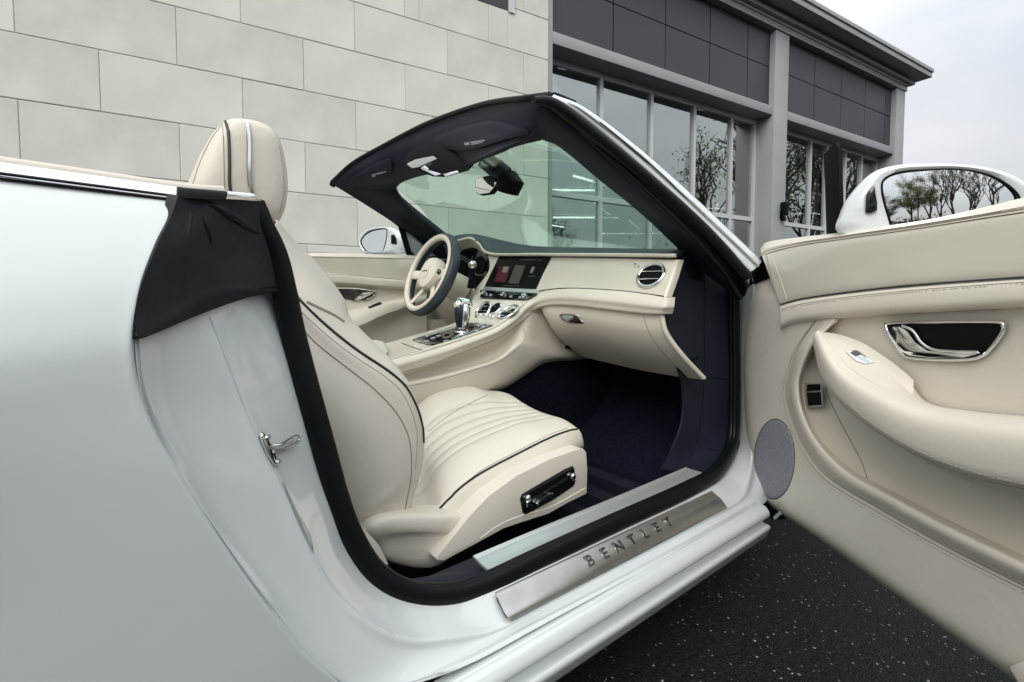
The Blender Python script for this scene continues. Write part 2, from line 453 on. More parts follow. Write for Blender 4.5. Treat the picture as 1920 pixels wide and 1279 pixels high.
for bi, (s0, s1) in enumerate(BAYS):
    n = 5
    mull = [4.32, 5.62, 6.84, 8.03, 9.20, 10.03] if bi == 0 else [10.53, 12.25, 13.0, 13.9, 14.75, 15.62]
    for i, s in enumerate(mull):
        a = s-.035
        if i == 0: a = s+.001
        if i == 5: a = s-.071
        wbox('mullion', a, a+.07, .05, LED0-.002, GD-.05, GD+.06, MULL)
    for (z0, z1) in ((0.05, .13), (2.52, 2.61), (4.62, LED0-.003)):
        for i in range(5):
            wbox('transom', mull[i]+.0365, mull[i+1]-.0365, z0, z1, GD-.045, GD+.055, MULL)
    for i in range(5):
        wbox('window_pane', mull[i]+.03, mull[i+1]-.03, .131, 2.519, GD, GD+.008, WINGLASS)
        wbox('window_pane', mull[i]+.03, mull[i+1]-.03, 2.611, 4.619, GD, GD+.008, WINGLASS)
# entrance canopy rail of second bay
wbox('door_head', 10.56, 15.55, 1.95, 2.06, GD-.10, GD-.055, MULL)
wbox('door_closer', 12.1, 12.35, 2.07, 2.11, GD-.12, GD-.06, BLACKM)
# --- inside
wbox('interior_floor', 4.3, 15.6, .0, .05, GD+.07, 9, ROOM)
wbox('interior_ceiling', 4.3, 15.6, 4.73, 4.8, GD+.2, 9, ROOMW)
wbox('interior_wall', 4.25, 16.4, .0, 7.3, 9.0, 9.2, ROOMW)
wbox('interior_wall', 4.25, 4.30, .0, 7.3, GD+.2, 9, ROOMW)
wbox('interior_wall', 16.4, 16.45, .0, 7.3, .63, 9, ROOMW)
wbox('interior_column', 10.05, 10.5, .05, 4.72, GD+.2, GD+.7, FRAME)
# wall lamp on the pillar
wl = thing('wall_lamp', 'small black lamp mounted on the grey pillar between the glass bays', 'lamp', WP(10.38, 2.6, -.02))
wbox('back_plate', 10.33, 10.43, 2.55, 2.72, -.02, .0-.001, BLACKM, wl)
wbox('lamp_head', 10.31, 10.45, 2.62, 2.90, -.13, -.021, BLACKM, wl, bevel=.01)
wbox('bracket', 10.35, 10.41, 2.50, 2.60, -.09, -.021, BLACKM, wl)
# strip lights hung in the showroom
gi = 0
for d in (1.5, 3.2, 5.0, 6.8):
    for s in (5.6, 8.0, 10.8, 13.4):
        z = 3.05 + random.uniform(-.05, .25)
        a = WP(s+random.uniform(-.3, .3), z, d+random.uniform(-.3, .3)); dirv = (WD*1.6 + WN*random.choice((-.9, .4, 1.2)))
        o = tube('strip_light', [a, a+dirv], .022, STRIP, seg=6)
        tag(o, 'thin white strip light hanging inside the showroom', 'light', 'strip lights inside the showroom')

# ================================================================== trees and lamp post behind the camera (seen in mirrors and glass)
def tree_mesh(seed, h, leaf):
    rnd = random.Random(seed)
    parts = []; leaves_v, leaves_f = [], []
    def branch(p, d, ln, r, lev):
        n = 4; pts = [p]; rs = [r]
        for i in range(n):
            d = (d + V((rnd.uniform(-1, 1), rnd.uniform(-1, 1), rnd.uniform(-.5, .9)))*(.10+.07*lev)).normalized()
            pts.append(pts[-1]+d*ln/n); rs.append(r*(1-.16*(i+1)))
        parts.append(tube_geo(pts, rs, seg=6 if lev < 2 else 3, caps=False)[:2])
        if lev >= 5:
            for q in pts[1:]:
                for _ in range(leaf):
                    c = q + V((rnd.gauss(0, .22), rnd.gauss(0, .22), rnd.gauss(0, .2))); s = rnd.uniform(.03, .075)
                    u = V((rnd.gauss(0, 1), rnd.gauss(0, 1), rnd.gauss(0, 1))).normalized(); v = u.orthogonal().normalized()
                    k = len(leaves_v); leaves_v.extend([c-u*s, c+v*s*.6, c+u*s, c-v*s*.6]); leaves_f.append((k, k+1, k+2, k+3))
            return
        k = 4 if lev == 0 else 3
        for i in range(k):
            t = rnd.uniform(.3, 1) if i else 1
            idx = t*n; a = int(min(idx, n-1)); q = pts[a].lerp(pts[a+1], idx-a)
            az = rnd.uniform(0, 2*pi); sp = rnd.uniform(.35, .85)
            nd = (d + (V((cos(az), sin(az), rnd.uniform(-.1, .35))))*sp).normalized()
            branch(q, nd, ln*rnd.uniform(.58, .82)*(.85 if i else 1), r*(.55 if i else .66), lev+1)
    branch(V((0, 0, 0)), V((0, 0, 1)), h*.27, h*.016, 0)
    vs, fs = join(parts)
    me = bpy.data.meshes.new('trunk'); me.from_pydata([tuple(v) for v in vs], [], fs); me.materials.append(BARK)
    for p in me.polygons: p.use_smooth = True
    lm = bpy.data.meshes.new('crown'); lm.from_pydata([tuple(v) for v in leaves_v], [], leaves_f); lm.materials.append(LEAF)
    return me, lm
TM = [tree_mesh(3, 11, 1), tree_mesh(11, 12, 0), tree_mesh(23, 10, 7)]
TH = [max(v.co.z for v in a.vertices) for a, b in TM]
TL = ['tall spring tree with thin new leaves', 'bare branching tree with few buds', 'green budding tree with denser young leaves']
def put_tree(kind, p, sca, rot, where):
    t = thing('bare_tree', TL[kind]+' '+where, 'tree', p, 'trees around the car park')
    t.rotation_euler.z = rot; t.scale = (sca/TH[kind],)*3
    for nm, me in zip(('trunk', 'crown'), TM[kind]):
        o = bpy.data.objects.new(nm, me); COL.objects.link(o); o.parent = t
for i, (kind, s, d, sca) in enumerate(((0, 28, -15, 13), (1, 32, -14, 17), (1, 38, -17, 18), (0, 43, -16, 19), (1, 49, -18, 20), (0, 56, -19, 21), (1, 64, -20, 23), (1, 74, -22, 24), (2, 17.5, -17, 4.5), (0, 22, -24, 8))):
    put_tree(kind, WP(s, 0, d-.0), sca, i*2.1, 'facing the glass front')
for i, (kind, x, y, sca) in enumerate(((2, -24, -12, 7), (2, -22, -15, 10.5), (2, -20, -16.5, 12), (0, -19.5, -18.5, 12), (0, -17.5, -19, 13), (1, -16, -21.5, 11), (0, -19, -24, 12), (1, -13, -22, 11.5), (0, -26, -9, 7), (1, -11, -24, 12))):
    put_tree(kind, V((x, y, 0)), sca, i*1.7, 'behind the parked car')
hv, hf = [], []
rr = random.Random(5)
for i in range(13000):
    s = rr.uniform(-45, 85); z = abs(rr.gauss(0, 2.3 if 4 < s < 70 else 1.0)); c = WP(s, z, -36-rr.uniform(0, 2.5)); q = rr.uniform(.12, .3)
    u = V((rr.gauss(0, 1), rr.gauss(0, 1), rr.gauss(0, 1))).normalized(); v = u.orthogonal().normalized()
    k = len(hv); hv += [c-u*q, c+v*q, c+u*q, c-v*q]; hf.append((k, k+1, k+2, k+3))
tagk(raw('undergrowth', hv, hf, HEDGE, smooth=False, recalc=False), 'stuff')
lp = thing('lamp_post', 'dark car park lamp post with a flat head among the trees', 'lamp', (-18.6, -13.6, 0))
LPX = V((-18.6, -13.6, 0))
tube('pole', [LPX+V((0, 0, 0)), LPX+V((0, 0, 5.4))], [.09, .06], BLACKM, lp, seg=10)
box('lamp_head', LPX+V((-.5, -.16, 5.38)), V((.9, 0, 0)), V((0, .32, 0)), V((0, 0, .12)), BLACKM, lp, bevel=.02)
lathe('base', LPX, ZU, [(.22, 0), (.22, .5), (.15, .55)], FRAME, lp, 16)
#CAR#
# ================================================================== the car
CAR = thing('convertible_car', 'white convertible with open passenger door, cream leather cabin and no roof up', 'car', (.6, 1.58, 0))
def rowY(v, pts):
    return [PY(p[0], p[1], p[2] if len(p) > 2 else v) for p in pts]
def rowX(v, pts):
    return [PX(p[0], p[1], p[2] if len(p) > 2 else v) for p in pts]
def rowD(v, pts):
    return [PD(p[0], p[1], p[2] if len(p) > 2 else v) for p in pts]
def mix(a, b, t): return [x.lerp(y, t) for x, y in zip(a, b)]

# ---- rear quarter panel: outer skin behind the shut line
shut = [(334, 368, .668), (318, 402, .652), (292, 455, .634), (265, 520, .618), (249, 580, .608), (241, 640, .602), (246, 700, .600), (262, 760, .600),
        (290, 825, .600), (330, 893, .601), (400, 1005, .605), (480, 1120, .612), (560, 1222, .620), (640, 1290, .630)]
e0 = rowY(0, shut)
def back(p, dx, dy, f=1):
    return V((p.x-dx, p.y+dy, p.z))
def qrow(dx, flare):
    o = []
    for p in e0:
        hump = math.exp(-((p.z-.80)/.10)**2)
        o.append(V((p.x-dx*(1+.0*p.z), p.y - flare*hump + (.05*dx*dx if dx > .8 else 0), p.z)))
    return o
rim = [V((p.x+.004, p.y+.010, p.z)) for p in e0]
Q = grid([rim, [p+V((.0025, .003, 0)) for p in e0], e0, qrow(.012, 0), qrow(.06, .004), qrow(.16, .012), qrow(.4, .03), qrow(.8, .035), qrow(1.3, .0)], 4, 3)
quarter = sheet('rear_quarter_panel', Q, PAINT, CAR, .004)
# ---- belt mouldings on the rear quarter
def belt(py, dy0, x0=334):
    a = PY(0, py[0], dy0); b = PY(x0, py[1], dy0)
    t = (b-a)/(b.x-a.x)
    return [b-t*((b.x)-(xx)) for xx in (-1.25, -.8, -.4, a.x, b.x)]
def beltpt(p): return [V((q.x, q.y + (.05*q.x*q.x if q.x < -.1 else 0), q.z)) for q in p]
top_o = beltpt(belt((303, 350), .672)); bot_o = beltpt(belt((325, 368), .662))
sheet('belt_chrome_strip', grid([[p+V((0, .02, .002)) for p in top_o], top_o, mix(top_o, bot_o, .5), bot_o], 3, 3), CHROME, CAR, .004)
lo1 = beltpt(belt((329, 372), .661)); 
tube('belt_rubber_strip', spline(beltpt(belt((326.5, 369.5), .6625)), 4), .0022, RUBBER, CAR, 6)
tube('belt_chrome_bead', spline(beltpt(belt((330, 372.5), .6625)), 4), .0018, CHROME, CAR, 6)
tube('belt_rubber_strip', spline(beltpt(belt((333.5, 375.5), .663)), 4), .0016, RUBBER, CAR, 6)
deck_o = beltpt(belt((299, 347), .70)); deck_o.append(PY(420, 354, .72))
sheet('rear_trim_rail', grid([[p+V((0, .0, -.03)) for p in deck_o], deck_o, [p+V((0, .02, .004)) for p in deck_o], [p+V((0, .10, -.01)) for p in deck_o]], 4, 3), CREAM, CAR, .004)
deckr = [[V((x, y, .985 - .04*(y < .9) - .02*(y > 2.3))) for x in (-1.3, -.8, -.4, -.05)] for y in (.80, 1.1, 1.58, 2.1, 2.38)]
sheet('rear_deck', grid(deckr, 3, 3), CREAM, CAR, .01, side=V((0, 1.5, 5)))

# ---- door jamb, sill face and hinge face as one continuous painted pressing
J = [  # outer edge, second line, crease, inner edge by the seal
 [(262, 530, .632), (325, 535, .66), (398, 540, .70), (488, 530, .79)],
 [(246, 595, .622), (312, 598, .655), (396, 600, .70), (512, 590, .79)],
 [(246, 650, .615), (308, 670, .650), (415, 655, .70), (531, 645, .785)],
 [(262, 752, .612), (328, 775, .648), (452, 748, .70), (564, 755, .78)],
 [(330, 888, .612), (392, 915, .645), (486, 828, .695), (592, 868, .775)],
 [(400, 1003, .615), (462, 1032, .645), (545, 950, .69), (625, 955, .77)],
 [(480, 1118, .62), (545, 1140, .645), (618, 1094, .682), (652, 1030, .762)],
 [(560, 1220, .628), (625, 1215, .648), (690, 1165, .675), (698, 1093, .75)],
 [(640, 1287, .632), (710, 1262, .650), (770, 1200, .672), (765, 1127, .738)],
 [(730, 1300, .634), (800, 1250, .652), (850, 1196, .670), (850, 1130, .728)],
 [(880, 1243, .635), (905, 1217, .652), (938, 1178, .668), (922, 1108, .722)],
 [(1000, 1179, .635), (1030, 1150, .652), (1055, 1117, .668), (1030, 1060, .72)],
 [(1150, 1099, .635), (1172, 1074, .652), (1192, 1043, .668), (1160, 1000, .72)],
 [(1300, 1018, .635), (1318, 998, .652), (1335, 966, .668), (1290, 940, .72)],
 [(1418, 955, .640), (1408, 948, .655), (1388, 937, .675), (1337, 914, .73)],
 [(1446, 930, .665), (1430, 915, .675), (1404, 900, .70), (1364, 884, .765)],
 [(1462, 860, .69), (1436, 850, .70), (1411, 842, .73), (1386, 836, .80)],
 [(1466, 740, .69), (1440, 735, .70), (1414, 735, .735), (1390, 734, .81)],
 [(1466, 600, .69), (1440, 600, .70), (1414, 600, .735), (1389, 600, .81)],
 [(1466, 520, .69), (1440, 520, .70), (1414, 520, .735), (1389, 520, .81)]]
JP = [[PY(*q) for q in r] for r in J]
rows = [[r[i] for r in JP] for i in range(4)]
rows[0] = [p+V((.003, .005, 0)) for p in rows[0]]
r0 = [p+V((.0, .006, -.002)) for p in rows[0]]
r01 = mix(rows[0], rows[1], .28); r01 = [p+V((-.004, -.006, 0)) for p in r01]
r12 = mix(rows[1], rows[2], .55); r12 = [p+V((.006, .007, -.002)) for p in r12]
r23 = mix(rows[2], rows[3], .22); r23 = [p+V((.0015, .004, 0)) for p in r23]
r3b = [a+(a-b)*.35 for a, b in zip(rows[3], rows[2])]
jamb = sheet('door_jamb', grid([r0, rows[0], r01, rows[1], r12, rows[2], r23, rows[3], r3b], 6, 4), JAMB, CAR, .004)
JB = bvh([jamb])
seam('panel_joint', [(393, 594), (416, 655), (450, 745), (483, 824), (523, 903), (585, 1043), (618, 1094), (675, 1150), (740, 1190)], JB, .0009, JAMB, CAR, 0)
# ---- rocker panel under the sill
def lineX(a, b, y, xs):
    p, q = PY(*a, y), PY(*b, y); z = (p.z+q.z)/2
    return lambda dy=0, dz=0: [V((x, y+dy, z+dz)) for x in xs]
xs = (-.9, -.3, .3, .8, 1.25, 1.50)
l0 = lineX((880, 1243), (1418, 955), .635, xs)
def zrow(y, z): return [V((x, y, z - .018*(x-.6))) for x in xs]
rk = [zrow(.650, .262), zrow(.633, .2635), zrow(.630, .2615), zrow(.618, .258), zrow(.608, .246), zrow(.606, .232), zrow(.618, .218), zrow(.626, .211), zrow(.620, .206), zrow(.607, .204),
      zrow(.603, .195), zrow(.610, .178), zrow(.622, .155), zrow(.640, .148), zrow(.70, .15)]
sheet('rocker_panel', grid(rk, 3, 3), PAINT, CAR, .004)
# inner floor pan closing the sill
# ---- sill tread plate with letters
tp = [rowY(0, [(927, 1114, .712), (1040, 1060, .712), (1180, 994, .712), (1334, 922, .712)]),
      rowY(0, [(930, 1117, .706), (1043, 1064, .706), (1183, 998, .706), (1337, 926, .706)]),
      rowY(0, [(942, 1146, .684), (1057, 1086, .684), (1200, 1013, .684), (1350, 937, .684)]),
      rowY(0, [(952, 1160, .671), (1067, 1101, .671), (1209, 1028, .671), (1360, 950, .671)]),
      rowY(0, [(957, 1168, .668), (1072, 1108, .668), (1214, 1034, .668), (1363, 954, .668)])]
tp = [[p+V((0, -.002, .004)) for p in r] for r in tp]
tread = sheet('sill_tread_plate', grid(tp, 6, 4), BRUSH, CAR, .006)
TB = bvh([tread])
seam('tread_edge', [(931, 1121), (945, 1150), (956, 1166)], TB, .0012, RUBBER, CAR, 0)
ta, na = hit(TB, 1096, 1068); tb, nb = hit(TB, 1268, 981)
def letters(txt, a, b, n, hgt, m, parent, depth=.0012):
    d = (b-a); ln = d.length; d.normalize(); up = n.cross(d).normalized()
    for i, ch in enumerate(txt):
        c = bpy.data.curves.new('letter', 'FONT'); c.body = ch; c.size = hgt*1.4; c.extrude = depth; c.bevel_depth = hgt*.025; c.align_x = 'CENTER'
        tmp = bpy.data.objects.new('tmp', c); COL.objects.link(tmp)
        dg = bpy.context.evaluated_depsgraph_get(); me = bpy.data.meshes.new_from_object(tmp.evaluated_get(dg))
        bpy.data.objects.remove(tmp)
        M = Matrix.Identity(4); p = a + d*ln*(i+.5)/len(txt)
        for j in range(3): M[j][0] = d[j]; M[j][1] = up[j]; M[j][2] = n[j]; M[j][3] = p[j]
        me.transform(Matrix.Diagonal((1.2, 1, 1, 1))); me.transform(M); me.materials.clear(); me.name = 'letter'
        yield link('letter', me, m, parent)
nn = ((na+nb)/2).normalized()
upl = nn.cross((tb-ta).normalized())
def lift():      # stand the letters on the crowned plate
    best = 0
    for i in range(8):
        q = ta.lerp(tb, i/7)
        for h in (0, .01, .018, .025):
            s_ = TB.ray_cast(q+upl*h+nn*.05, -nn)
            if s_[0] is not None: best = max(best, (s_[0]-q).dot(nn))
    return best
hh = lift()
for o in letters('BENTLEY', ta+nn*(hh-.0008), tb+nn*(hh-.0008), nn, .0240, LETTER, tread, .0016): pass
# ---- inner sill plate (painted aluminium) and carpet edge
ip = [rowY(0, [(887, 1042, .815), (1020, 986, .815), (1150, 933, .815), (1286, 876, .815)]),
      rowY(0, [(893, 1048, .808), (1026, 992, .808), (1157, 938, .808), (1293, 879, .808)]),
      rowY(0, [(905, 1060, .79), (1038, 1001, .79), (1172, 945, .79), (1310, 884, .79)]),
      rowY(0, [(919, 1071, .772), (1053, 1011, .772), (1190, 952, .772), (1327, 890, .772)])]
sheet('inner_sill_plate', grid(ip, 4, 3), ALU, CAR, .006)
ca = rowY(0, [(520, 960, .86), (600, 1030, .86), (690, 1040, .86), (780, 1052, .86), (870, 1040, .86), (1000, 975, .86), (1140, 905, .86), (1286, 855, .86)])
cb = rowY(0, [(600, 1010, .80), (680, 1060, .80), (729, 1075, .80), (830, 1068, .80), (900, 1040, .80), (1020, 992, .808), (1150, 938, .808), (1290, 882, .808)])
cc = rowY(0, [(620, 1050, .755), (690, 1100, .752), (760, 1120, .752), (850, 1120, .752), (925, 1085, .752), (1050, 1030, .752), (1190, 968, .752), (1330, 900, .752)])
ca = [V((p.x, p.y, .30)) for p in ca]
cb = [V((p.x, p.y, p.z-(.012 if i < 4 else .035))) for i, p in enumerate(cb)]; cc = [V((p.x, p.y, p.z-(.012 if i < 4 else .03))) for i, p in enumerate(cc)]
sheet('sill_carpet', grid([ca, cb, cc], 4, 4), NAVY, CAR, .006)
# ---- weather seal round the opening: a thick tube with a lip
sealc = [(470, 390, .755), (512, 470, .775), (532, 545, .782), (550, 630, .785), (580, 745, .78), (606, 840, .778), (632, 935, .772), (658, 1005, .766), (700, 1072, .758), (757, 1108, .748), (826, 1119, .738),
         (900, 1103, .733), (1020, 1046, .73), (1160, 980, .73), (1290, 920, .733), (1348, 885, .755), (1376, 830, .80), (1380, 735, .812), (1379, 640, .812), (1378, 545, .81)]
sc_ = spline(rowY(0, sealc), 6)
dist = lambda p: (p-CAM).dot(FW)
def rpx(p, px): return px*dist(p)/F
rs = []
for i, p in enumerate(sc_):
    t = i/(len(sc_)-1)
    wpx = 23 if t < .45 else (23-(t-.45)/.4*12 if t < .85 else 10.5)
    rs.append(rpx(p, wpx)*1.0)
seal = tube('weather_seal', [p+V((0, -.002, 0)) for p in sc_], rs, RUBBER, CAR, 12, flat=.55, up=V((0, 1, 0)))
sc2 = [p + V((.0, .014, .006)) for p in sc_]
tube('seal_lip', sc2, [r*.62 for r in rs], RUBBER, CAR, 10)
# ---- hood fabric cover on the B pillar
hb = [rowY(0, [(334, 366, .652), (375, 368, .68), (430, 372, .70), (496, 376, .745)]),
      rowY(0, [(322, 402, .648), (372, 408, .672), (430, 412, .705), (512, 415, .772)]),
      rowY(0, [(298, 452, .632), (360, 460, .662), (430, 460, .712), (532, 478, .785)]),
      rowY(0, [(268, 525, .616), (340, 535, .655), (425, 525, .705), (545, 535, .795)]),
      rowY(0, [(252, 590, .608), (330, 580, .648), (420, 548, .70), (550, 546, .795)]),
      rowY(0, [(258, 630, .606), (272, 633, .614), (395, 582, .69), (500, 546, .765)])]
hood = sheet('hood_fabric_cover', grid(hb, 6, 5), FABRIC, CAR, .012)
HB = bvh([hood])
for px, r in (([(378, 375), (405, 388), (440, 408), (470, 428), (492, 440)], .007), ([(375, 378), (382, 410), (392, 440), (398, 470)], .004), ([(344, 384), (356, 400), (352, 440), (348, 470)], .003)):
    p = spline([V((a, b, 0)) for a, b in px], 6); q = [hit(HB, a.x, a.y)[0] for a in p]; q = [a for a in q if a]
    tube('fabric_fold', [a+V((0, .002, 0)) for a in q], [r*max(.15, sin(pi*(i+.3)/(len(q)))) for i in range(len(q))], FABRIC, hood, 8)
tp0 = rowY(0, [(332, 350, .662), (360, 353, .664), (395, 356, .672), (427, 359, .684)]); tp1 = rowY(0, [(332, 370, .656), (360, 372, .66), (395, 374, .668), (424, 374, .680)])
sheet('belt_end_seal', grid([[p+V((0, .02, 0)) for p in tp0], tp0, tp1], 3, 3), RUBBER, CAR, .005)
tp0 = rowY(0, [(424, 358, .69), (450, 360, .70), (472, 362, .71), (480, 366, .712)]); tp1 = rowY(0, [(424, 373, .688), (450, 374.5, .698), (472, 376, .708), (490, 377, .714)])
sheet('pillar_cap_chrome', grid([[p+V((0, .03, 0)) for p in tp0], tp0, tp1], 3, 3), CHROME, CAR, .005)
# ---- striker on the jamb
sa = hit(JB, 500, 843); 
P0, NJ = sa
ax = (hit(JB, 524, 893)[0]-hit(JB, 482, 806)[0]).normalized()
side = NJ.cross(ax).normalized()
if side.dot(RT) < 0: side = -side
pl = []
for t in range(20):
    a = 2*pi*t/20; pl.append(P0+ax*cos(a)*.026+side*sin(a)*.0075 + NJ*.0005)
# tilt plate so it faces into the opening
sp = slab('striker_plate', pl, NJ*.004, CHROME, CAR, bevel=.001)
lp_ = [P0+ax*.004, P0+ax*.004+side*.012+NJ*.018, P0+side*.022+NJ*.021-ax*.004, P0+side*.024+NJ*.018-ax*.009, P0+side*.014+NJ*.012-ax*.003, P0-ax*.001+NJ*.004]
tp_ = [hit(JB, a, b)[0]+NJ*h for a, b, h in ((506, 838, .003), (517, 837, .009), (538, 824, .009), (547, 822, .008), (550, 829, .008), (540, 837, .008), (521, 846, .007), (507, 849, .003))]
tube('striker_loop', spline(tp_, 4), .0026, CHROME, sp, 8)
for a, b in ((496, 822), (516, 868)):
    q, n = hit(JB, a, b); lathe('bolt', q+NJ*.003, NJ, [(.004, 0), (.004, .003), (.002, .004)], CHROME, sp, 8)
# warning sticker below the striker
st = [(527, 903), (536, 915), (552, 950), (572, 985), (584, 1010), (588, 1040), (575, 1015), (552, 970)]
skin('care_sticker', st, JB, .0008, ALU, CAR, sp=2)

# ================================================================== cabin floor, firewall, kick panels
box('cabin_floor', (-.2, .77, .17), (2.3, 0, 0), (0, 1.6, 0), (0, 0, .03), CARPET, CAR)
sheet('firewall', grid([[V((1.72, y, z)) for y in (.8, 1.2, 1.6, 2.4)] if z > .7 else [V((1.80 if z > .4 else (1.78 if z > .24 else 1.45), y, z)) for y in (.8, 1.2, 1.6, 2.4)] for z in (.95, .6, .42, .2)], 2, 3), CARPET, CAR, .02)
# navy side panels in front of the door opening (kick panel, dash end, A pillar foot)
kp = [rowY(0, [(1268, 478, .86), (1300, 480, .86), (1340, 495, .845), (1382, 520, .83)]),
      rowY(0, [(1250, 560, .87), (1290, 560, .865), (1335, 560, .85), (1376, 560, .83)]),
      rowY(0, [(1255, 640, .87), (1290, 640, .865), (1335, 640, .85), (1376, 640, .83)]),
      rowY(0, [(1280, 720, .87), (1305, 720, .865), (1335, 720, .85), (1376, 725, .83)]),
      rowY(0, [(1280, 790, .87), (1300, 800, .865), (1330, 800, .85), (1372, 800, .83)]),
      rowY(0, [(1260, 845, .86), (1290, 850, .86), (1322, 850, .84), (1358, 860, .805)]),
      rowY(0, [(1240, 880, .82), (1275, 885, .82), (1300, 893, .80), (1338, 898, .775)])]
kick = sheet('kick_panel', grid(kp, 5, 4), NAVY, CAR, .008)
KB = bvh([kick])
for px in ([(1318, 560), (1350, 557), (1376, 560)], [(1320, 709), (1345, 709), (1368, 713)], [(1325, 840), (1345, 845), (1360, 852)], [(1322, 500), (1320, 600), (1320, 700), (1312, 800), (1296, 860)]):
    seam('panel_joint', px, KB, .0012, BLACKM, kick, 0)
decal('side_vent_opening', [(1289, 488), (1300, 482), (1312, 498), (1320, 520), (1318, 528), (1296, 520), (1287, 505)], KB, .004, BLACKM, kick, bevel=.002)

# ---- dashboard
XT, XB = 1.36, 1.288
fas = [rowX(XT, [(915, 476), (935, 477.5), (1032, 482), (1150, 484), (1230, 486), (1268, 487)]),
       rowX((XT+XB)/2, [(917, 506), (928, 507.5), (1021, 511), (1140, 515), (1220, 519), (1258, 520)]),
       rowX(XB, [(893, 540.5), (911, 541.5), (1010, 546), (1130, 551), (1208, 555), (1245, 557)])]
dash = sheet('dashboard', grid(fas, 5, 5), VENEER, CAR, .012)
DB = bvh([dash])
# bevelled end of the fascia
en = [fas[0][-1], fas[1][-1], fas[2][-1]]
sheet('fascia_end', grid([[p+V((-.001, 0, 0)) for p in en], [p+V((.006, -.006, 0)) for p in en], [p+V((.03, -.008, 0)) for p in en]], 4, 3), VENEER, dash, .004, side=V((0, -1, 1)))
# knee shelf sweeping down into the console edge
up_ = [(735, 676, 1.43), (811, 652, 1.43), (870, 633, 1.43), (926, 613, 1.43), (958, 591, 1.43), (984, 567, 1.425), (1010, 549, None), (1064, 542, None), (1152, 546, None), (1210, 552, None), (1246, 557.5, None)]
md_ = [(738, 687, 1.41), (814, 665, 1.41), (876, 644, 1.41), (931, 622, 1.41), (965, 599, 1.41), (990, 575, 1.405), (1016, 560, 0), (1064, 556, 0), (1152, 563, 0), (1208, 570, 0), (1244, 574, 0)]
lo_ = [(745, 697, 1.42), (816, 677, 1.42), (881, 652, 1.42), (937, 630, 1.42), (971, 607, 1.42), (996, 585, 1.415), (1020, 574, 1), (1064, 572, 1), (1152, 582, 1), (1207, 588, 1), (1241, 589, 1)]
def knee(r, xv): return [PY(*q) if (q[2] is not None and q[2] > 1.2) else PX(q[0], q[1], xv) for q in r]
K0, K1, K2 = knee(up_, 1.287), knee(md_, 1.262), knee(lo_, 1.272)
K1b = mix(K1, K2, .55)
K3 = [p+V((.02, .012, -.003)) for p in K2]
sheet('knee_shelf', grid([[p+V((.02, .01, .0)) for p in K0], K0, K1, K1b, K2, K3], 5, 3), CREAM2, dash, .006)
ke = [r[-1] for r in (K0, K1, K1b, K2)]
sheet('shelf_end', grid([ke, [p+V((.01, -.006, 0)) for p in ke], [p+V((.05, -.005, 0)) for p in ke]], 4, 3), CREAM2, dash, .004, side=V((0, -1, 1)))
KN = bvh([o for o in bpy.data.objects if o.name.startswith('knee_shelf')])
seam('fascia_joint', [(1012, 545), (1064, 540.5), (1152, 544.5), (1210, 551), (1245, 556)], bvh([dash]+[o for o in bpy.data.objects if o.name.startswith('knee_shelf')]), .0022, BLACK, dash, .0)
# glovebox
gb = [rowX(0, [(1014, 573, 1.285), (1064, 572, 1.285), (1152, 582, 1.285), (1207, 588, 1.285), (1242, 590, 1.285)]),
      rowX(0, [(1028, 600, 1.30), (1072, 600, 1.30), (1158, 615, 1.30), (1214, 624, 1.30), (1251, 626, 1.30)]),
      rowX(0, [(1050, 632, 1.36), (1095, 634, 1.36), (1178, 654, 1.36), (1238, 665, 1.36), (1281, 668, 1.36)]),
      rowX(0, [(1090, 668, 1.50), (1130, 678, 1.50), (1205, 695, 1.49), (1270, 706, 1.48), (1322, 712, 1.47)])]
gb = [[r[0]+V((.05, .05, -.0))]+r for r in gb]
gl = sheet('glovebox', grid(gb, 6, 5), CREAM, dash, .01)
gend = [r[-1] for r in gb]
GB = bvh([gl])
tube('edge_roll', spline([p+V((.002, .004, 0)) for p in gend[:3]+[gend[2].lerp(gend[3], .93)]], 6), .0075, CREAM2, dash, 8)
seam('leather_seam_or_shade', [(1206, 588), (1211, 606), (1222, 632), (1243, 660), (1268, 688), (1284, 703)], GB, .0012, STITCH, dash, 0)
g1 = skin('handle_recess', [(1048, 589), (1058, 587), (1080, 589), (1088, 594), (1094, 604), (1092, 607), (1068, 606), (1054, 601), (1049, 594)], GB, .002, CHROME, dash, sp=2)
skin('handle_pull', [(1051, 590.5), (1059, 589), (1079, 591), (1086, 596), (1090, 603), (1070, 604), (1056, 600), (1052, 595)], GB, .0032, BLACK, dash, sp=2)
skin('handle_lever', [(1054, 592), (1062, 590.5), (1076, 593), (1074, 598), (1068, 602), (1058, 599)], GB, .0045, ALU, dash, sp=2)
# under-dash closing board
sheet('under_dash_board', grid([[V((1.47, .86, .655)), V((1.47, 1.15, .65)), V((1.45, 1.45, .66))], [V((1.74, .86, .70)), V((1.74, 1.15, .70)), V((1.74, 1.45, .70))]], 3, 3), CARPET, dash, .01, side=V((0, 1, -3)))
